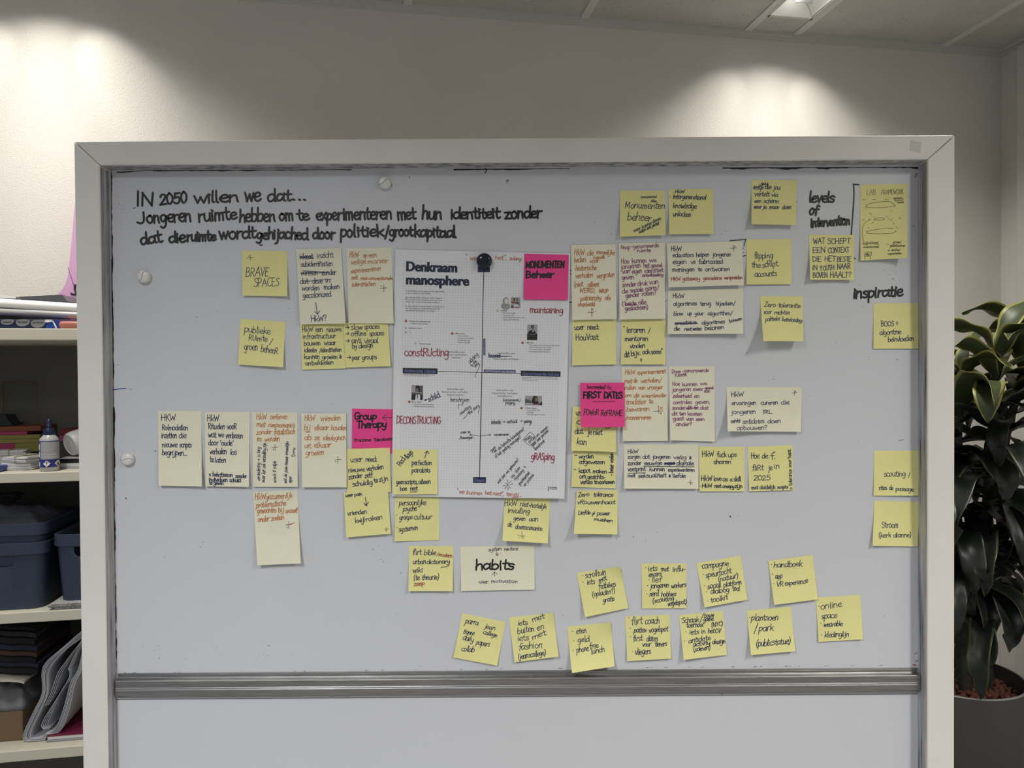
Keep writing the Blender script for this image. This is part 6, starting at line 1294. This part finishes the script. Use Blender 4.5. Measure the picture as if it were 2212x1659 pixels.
# ---- bottom shelf
z3 = ZT[3] + E_
bz = lambda y, v=.34: SH(40, y, v)[1]
bu = lambda x, v=.34: SH(x, 1500, v)[0]
box = tag(wbox(MB(), bu(-70), bu(48), 0.08, .34, z3, bz(1536)).build('cardboard_box', mat('cardboard', (0.16, 0.105, 0.055), 0.85, var=0.1, vscale=9), bevel=0.002), 'brown cardboard box at the left end of the lowest shelf', 'box')
lump('grey_bag', bu(-10), .22, bz(1535), bu(52) - bu(-70), .24, bz(1472) - bz(1533), mat('bag_grey', (0.14, 0.145, 0.145), 0.55), 'crumpled grey bag on the brown cardboard box', 'bag', 7.7, 26, 6)
def drape(name, x0, x1, y0, th, m, label, cat, seed, v1=.345, sag=0.012):
    n = 22
    a, b = bu(x0), bu(x1)
    z = bz(y0)
    V, F = [], []
    for layer in (0, 1):
        for i in range(n + 1):
            t = i / n
            zz_ = z + sag * math.sin(t * 3.0 + seed) * .4 - sag * max(0, t - .75) * 3 + layer * th
            for v in (0.09, v1 + 0.006 * math.sin(t * 11 + seed)): V.append(W(a + (b - a) * t, v, zz_))
    k_ = 2 * (n + 1)
    for i in range(n):
        F += [(2 * i, 2 * i + 1, 2 * i + 3, 2 * i + 2), (k_ + 2 * i, k_ + 2 * i + 2, k_ + 2 * i + 3, k_ + 2 * i + 1), (2 * i + 1, k_ + 2 * i + 1, k_ + 2 * i + 3, 2 * i + 3), (2 * i, 2 * i + 2, k_ + 2 * i + 2, k_ + 2 * i)]
    F += [(0, k_, k_ + 1, 1), (2 * n, 2 * n + 1, k_ + 2 * n + 1, k_ + 2 * n)]
    return tag(MB().add(V, F).build(name, m, smooth='auto'), label, cat)
drape('poster_sheet', -70, 52, 1470, 0.006, mat('sheet_cream', (0.55, 0.52, 0.44), 0.6), 'cream printed sheet lying over the grey bag on the lowest shelf', 'paper sheet', 0.4)
m_c1, m_c2, m_c3, m_c4 = mat('garment_black', (0.008, 0.008, 0.010), 0.95, var=.4, vscale=30), mat('garment_navy', (0.014, 0.017, 0.030), 0.95, var=.4, vscale=30), mat('garment_brown', (0.055, 0.026, 0.018), 0.95, var=.4, vscale=30), mat('garment_slate', (0.020, 0.023, 0.024), 0.95, var=.4, vscale=30)
for i, (y, th, m, nm) in enumerate(((1457, .013, m_c1, 'bottom black garment'), (1444, .010, m_c2, 'thin navy garment second from the bottom'), (1434, .011, m_c1, 'black knitted garment third from the bottom'), (1422, .010, m_c3, 'brown garment in the middle'), (1411, .012, m_c2, 'navy garment above the brown one'), (1398, .014, m_c1, 'thick black garment'), (1383, .012, m_c4, 'slate garment second from the top'), (1370, .009, m_c1, 'topmost black garment'))):
    drape('folded_garment', -70, 76 - i * 2 + 3 * math.sin(i * 2.2), y, th, m, nm + ' in the pile on the lowest shelf', 'garment', 0.7, .33 - .004 * i, 0.010)
# droopy bundle of large folded sheets: each sheet is a bent strip seen end on
m_sheet = mat('sheet_grey_white', (0.50, 0.51, 0.54), 0.55)
def bent(P, v0, v1, th, name='folded_sheet', m=m_sheet, label=None, parent=None):
    P = [(SH(x, y, .36)[0], max(SH(x, y, .36)[1], z3 + (.0014 if x < 96 else .0174))) for x, y in smooth_line(P, 6)]
    n = len(P)
    N_ = []
    for i in range(n):
        a, b = P[max(i - 1, 0)], P[min(i + 1, n - 1)]
        l = math.hypot(b[0] - a[0], b[1] - a[1]) or 1
        N_.append((-(b[1] - a[1]) / l, (b[0] - a[0]) / l))
    V = []
    for s_ in (-.5, .5):
        for (u, z), (nu_, nz_) in zip(P, N_):
            for v in (v0, v1): V.append(W(u + nu_ * th * s_, v, z + nz_ * th * s_))
    k_ = 2 * n
    F = []
    for i in range(n - 1):
        F += [(2 * i, 2 * i + 1, 2 * i + 3, 2 * i + 2), (k_ + 2 * i, k_ + 2 * i + 2, k_ + 2 * i + 3, k_ + 2 * i + 1), (2 * i + 1, k_ + 2 * i + 1, k_ + 2 * i + 3, 2 * i + 3), (2 * i, 2 * i + 2, k_ + 2 * i + 2, k_ + 2 * i)]
    F += [(0, k_, k_ + 1, 1), (2 * n - 2, 2 * n - 1, k_ + 2 * n - 1, k_ + 2 * n - 2)]
    return MB().add(V, F).build(name, m, parent, smooth='auto')
fb = empty('paper_bundle', W(bu(80), .25, z3), 'drooping bundle of large folded white sheets on the lowest shelf', 'papers')
for i in range(7):                                      # big loop: left side down, round the bottom, back up on the right
    q = i * 2.6
    bent([(178 - i * .5, 1362 + i * 3), (132 + q * .4, 1402 + q * .3), (91 + q * .9, 1442 + q * .4), (89 + q * .8, 1498), (72 + q * .9, 1536), (50 + q, 1583 - q * .2), (49 + q, 1600 - q * .35), (64 + q * .3, 1606 - q * .5), (98 - q * .4, 1603 - q * .55), (130 - q * .7, 1578 - q * .3), (148 - q * .7, 1532 - q * .3), (160 - q * .6, 1480 - q * .2), (174 - q * .35, 1448 - q * .3), (181, 1400 - i * 3)], 0.205 + .01 * (i % 3), 0.352 + 0.0015 * (i % 4) + .002 * (i == 0), 0.0011, parent=fb)
for i in range(4):                                      # inner folded leaves, hanging loop
    q = i * 3.2
    bent([(179, 1372 + i * 2), (146 + q * .3, 1444 + q * .3), (147 + q * .2, 1450), (146, 1466 + q), (132 - q * .2, 1492), (108 + q * .5, 1530), (92 + q, 1556), (86 + q, 1572), (92 + q, 1580)], 0.21, 0.350 - 0.003 * i, 0.0010, parent=fb)
for i in range(3):
    q = i * 3
    bent([(178, 1380), (128 + q, 1446), (116 + q, 1470), (106 + q, 1500), (92 + q * .8, 1530)], 0.21, 0.348 - .004 * i, 0.0010, parent=fb)
# binder lying flat, and a dark plastic bag at the back
bn = empty('binder', W(bu(140), .22, z3), 'wine-red covered binder lying flat under the folded sheets', 'binder')
wbox(MB(), bu(102, .36), bu(250, .36), .14, .362, z3 + .0045, z3 + .0138).build('pages', m_white, bn)
wbox(MB(), bu(100, .36), bu(252, .36), .13, .366, z3 + .0140, z3 + .0158).build('cover', mat('cover_wine', (0.15, 0.012, 0.045), 0.45), bn, bevel=.0008)
wbox(MB(), bu(100, .36), bu(252, .36), .13, .366, z3, z3 + .004).build('cover', mat('cover_grey', (0.28, 0.28, 0.28), 0.45), bn, bevel=.0008)
lump('plastic_bag', bu(175, .2), .112, z3 + .0165, .17, .165, .20, mat('bag_black', (0.012, 0.014, 0.013), 0.35), 'dark plastic bag behind the folded sheets, right end of the lowest shelf', 'bag', 5.1, 28, 7)
# ------------------------------------------------------------------ potted dracaena in the corner
PX, PY = 1.375, 1.038
RIMZ, PR = 0.5575, 0.19
pot = empty('potted_plant', (PX, PY, 0), 'tall dark green potted plant with yellow-edged leaves in a grey planter, right of the whiteboard', 'plant')
m_pot = mat('planter_grey', (0.050, 0.049, 0.047), 0.5)
MB().lathe((PX, PY, 0), [(PR * .82, 0), (PR * .86, .01), (PR, RIMZ - .004), (PR - .001, RIMZ), (PR - .006, RIMZ), (PR - .008, RIMZ - .03), (PR - .012, RIMZ - .11)], 64).build('planter', m_pot, pot, smooth='auto')
MB().lathe((PX, PY, RIMZ - .003), [(PR + .0005, 0), (PR + .0012, .0025), (PR - .003, .0038), (PR - .0065, .003)], 64, cap=False).build('rim', mat('planter_rim', (0.26, 0.26, 0.25), 0.4), pot, smooth=True)
SOIL = RIMZ - 0.045
MB().lathe((PX, PY, SOIL - .03), [(PR - .013, 0), (PR - .013, .018), (.02, .022)], 40).build('soil', mat('soil_dark', (0.020, 0.014, 0.011), 0.95), pot)
m_clay = mat('clay_pebble', (0.17, 0.060, 0.036), 0.9, var=.35, vscale=60)
rng = random.Random(21)
bmp = bmesh.new(); bmesh.ops.create_icosphere(bmp, subdivisions=2, radius=1.0)
ico_v = [v.co.copy() for v in bmp.verts]; ico_f = [[v.index for v in f.verts] for f in bmp.faces]; bmp.free()
peb = MB()
for i in range(520):
    a, rr = rng.uniform(0, 2 * math.pi), (PR - .020) * math.sqrt(rng.random())
    s = rng.uniform(.0055, .0105)
    sc = Vector((s * rng.uniform(.8, 1.2), s * rng.uniform(.8, 1.2), s * rng.uniform(.7, 1.0)))
    o = Vector((PX + rr * math.cos(a), PY + rr * math.sin(a), SOIL - .006 + rng.uniform(-.004, .010) + .010 * (1 - rr / PR)))
    ph = rng.uniform(0, 50)
    peb.add([o + Vector((v.x * sc.x, v.y * sc.y, v.z * sc.z)) * (1 + .18 * noise.noise(v * 1.5 + Vector((ph, 0, 0)))) for v in ico_v], ico_f)
tag(peb.build('clay_pebbles', m_clay, pot, smooth=True), kind='stuff')
# stems
m_stem = mat('stem_bark', (0.030, 0.030, 0.022), 0.8, var=.4, vscale=40)
def at_depth(px, py, y): return at(px, py, y)
stems = []
def stem(base, mid, top, r0, r1):
    P = []
    for i in range(49):
        t = i / 48
        P.append(tuple(((1 - t) ** 2 * base[j] + 2 * t * (1 - t) * mid[j] + t * t * top[j]) for j in range(3)))
    R = [(r0 + (r1 - r0) * i / 48) * (1.14 if i % 3 == 0 else 0.96) for i in range(49)]
    MB().tube(P, R, 14).build('stem', m_stem, pot, smooth=True)
    stems.append([Vector(p) for p in P])
b0 = SOIL - .02
t1 = at(2157, 758, 0.93); t2 = at(2078, 800, 1.02); t3 = at(2235, 730, 0.98)
stem((PX + .085, PY - .02, b0), (PX + .07, PY - .02, 1.05), t1, .019, .010)
stem((PX + .015, PY - .03, b0), (PX - .01, PY + .02, 1.05), t2, .021, .011)
stem((PX + .05, PY + .06, b0), (PX + .10, PY + .03, 1.1), t3, .019, .010)
# leaves: arching straps with wavy edges and a yellow-green margin on the younger ones
m_leaf = mat('leaf_dark', (0.0075, 0.0115, 0.0085), 0.40, var=.3, vscale=14, spec=.6)
m_leaf2 = mat('leaf_mid', (0.042, 0.056, 0.020), 0.44, var=.25, vscale=14, spec=.5)
m_marg = mat('leaf_margin', (0.24, 0.24, 0.06), 0.4, var=.15, vscale=20)
m_marg2 = mat('leaf_margin_dark', (0.040, 0.050, 0.016), 0.4)
def leaf(o, az, L, wd, rise, droop, young, seed, twist=0.0):
    n = 26
    r = random.Random(seed)
    d = Vector((math.cos(az), math.sin(az), 0))
    sd = Vector((-d.y, d.x, 0))
    P = []
    p = Vector(o); el = rise
    for i in range(n + 1):
        P.append(p.copy())
        el -= droop / n * (0.4 + 1.5 * i / n)
        p = p + (d * math.cos(el) + Vector((0, 0, math.sin(el)))) * (L / n)
    cols = [-1, -.80, -.45, 0, .45, .80, 1]
    V, F, MI = [], [], []
    wv = r.uniform(0, 6)
    for i, q in enumerate(P):
        t = i / n
        prof = (0.32 + 0.68 * min(1, t / .35) ** .8) * (1 - max(0, (t - .55) / .45) ** 2.2)
        h = wd / 2 * max(.015, prof)
        tg = (P[min(i + 1, n)] - P[max(i - 1, 0)]).normalized()
        tw = twist * t
        s2 = (sd * math.cos(tw) + tg.cross(sd) * math.sin(tw))
        up = s2.cross(tg) * -1 if s2.cross(tg).z < 0 else s2.cross(tg)
        for c in cols:
            wave = .10 * wd * abs(c) ** 2 * math.sin(t * 17 + wv + (1.3 if c > 0 else 0))
            V.append(q + s2 * (h * c) + up * (abs(c) * h * .30 + wave))
    m_ = len(cols)
    for i in range(n):
        for j in range(m_ - 1):
            a = i * m_ + j
            F.append((a, a + m_, a + m_ + 1, a + 1)); MI.append(1 if j in (0, m_ - 2) else 0)
    mb = MB()
    mb.v, mb.f, mb.m = V, F, MI
    ob = mb.build('leaf', [m_leaf2, m_marg] if young else ([m_leaf, m_marg2] if r.random() < .25 else [m_leaf, m_leaf]), pot, smooth=True)
    md = ob.modifiers.new('thickness', 'SOLIDIFY'); md.thickness = .0009; md.offset = 0
rng = random.Random(33)
k = 0
for si, st_ in enumerate(stems):
    zt_ = st_[-1].z
    n_ = (42, 42, 36)[si]
    for i in range(n_):
        f = i / (n_ - 1)                       # 0 at the crown, 1 lowest
        idx = int(48 - f * 36)
        o = st_[idx]
        az = k * 2.399 + rng.uniform(-.25, .25)
        L = rng.uniform(.27, .40) * (0.75 if f < .12 else 1.0)
        rise = 1.25 - 1.0 * min(1, f * 2.2) + rng.uniform(-.15, .15)
        droop = rng.uniform(1.5, 2.3) + f * .5
        # keep leaves off the walls
        tip = o + Vector((math.cos(az), math.sin(az), 0)) * L * .8
        if (tip - CORNER).dot(WN) < .10: L *= .62
        if (tip - CORNER).dot(WU) > -.10: L *= .62
        leaf(o, az, L, rng.uniform(.056, .088), rise, droop, f < .22, k, rng.uniform(-.8, .8))
        k += 1
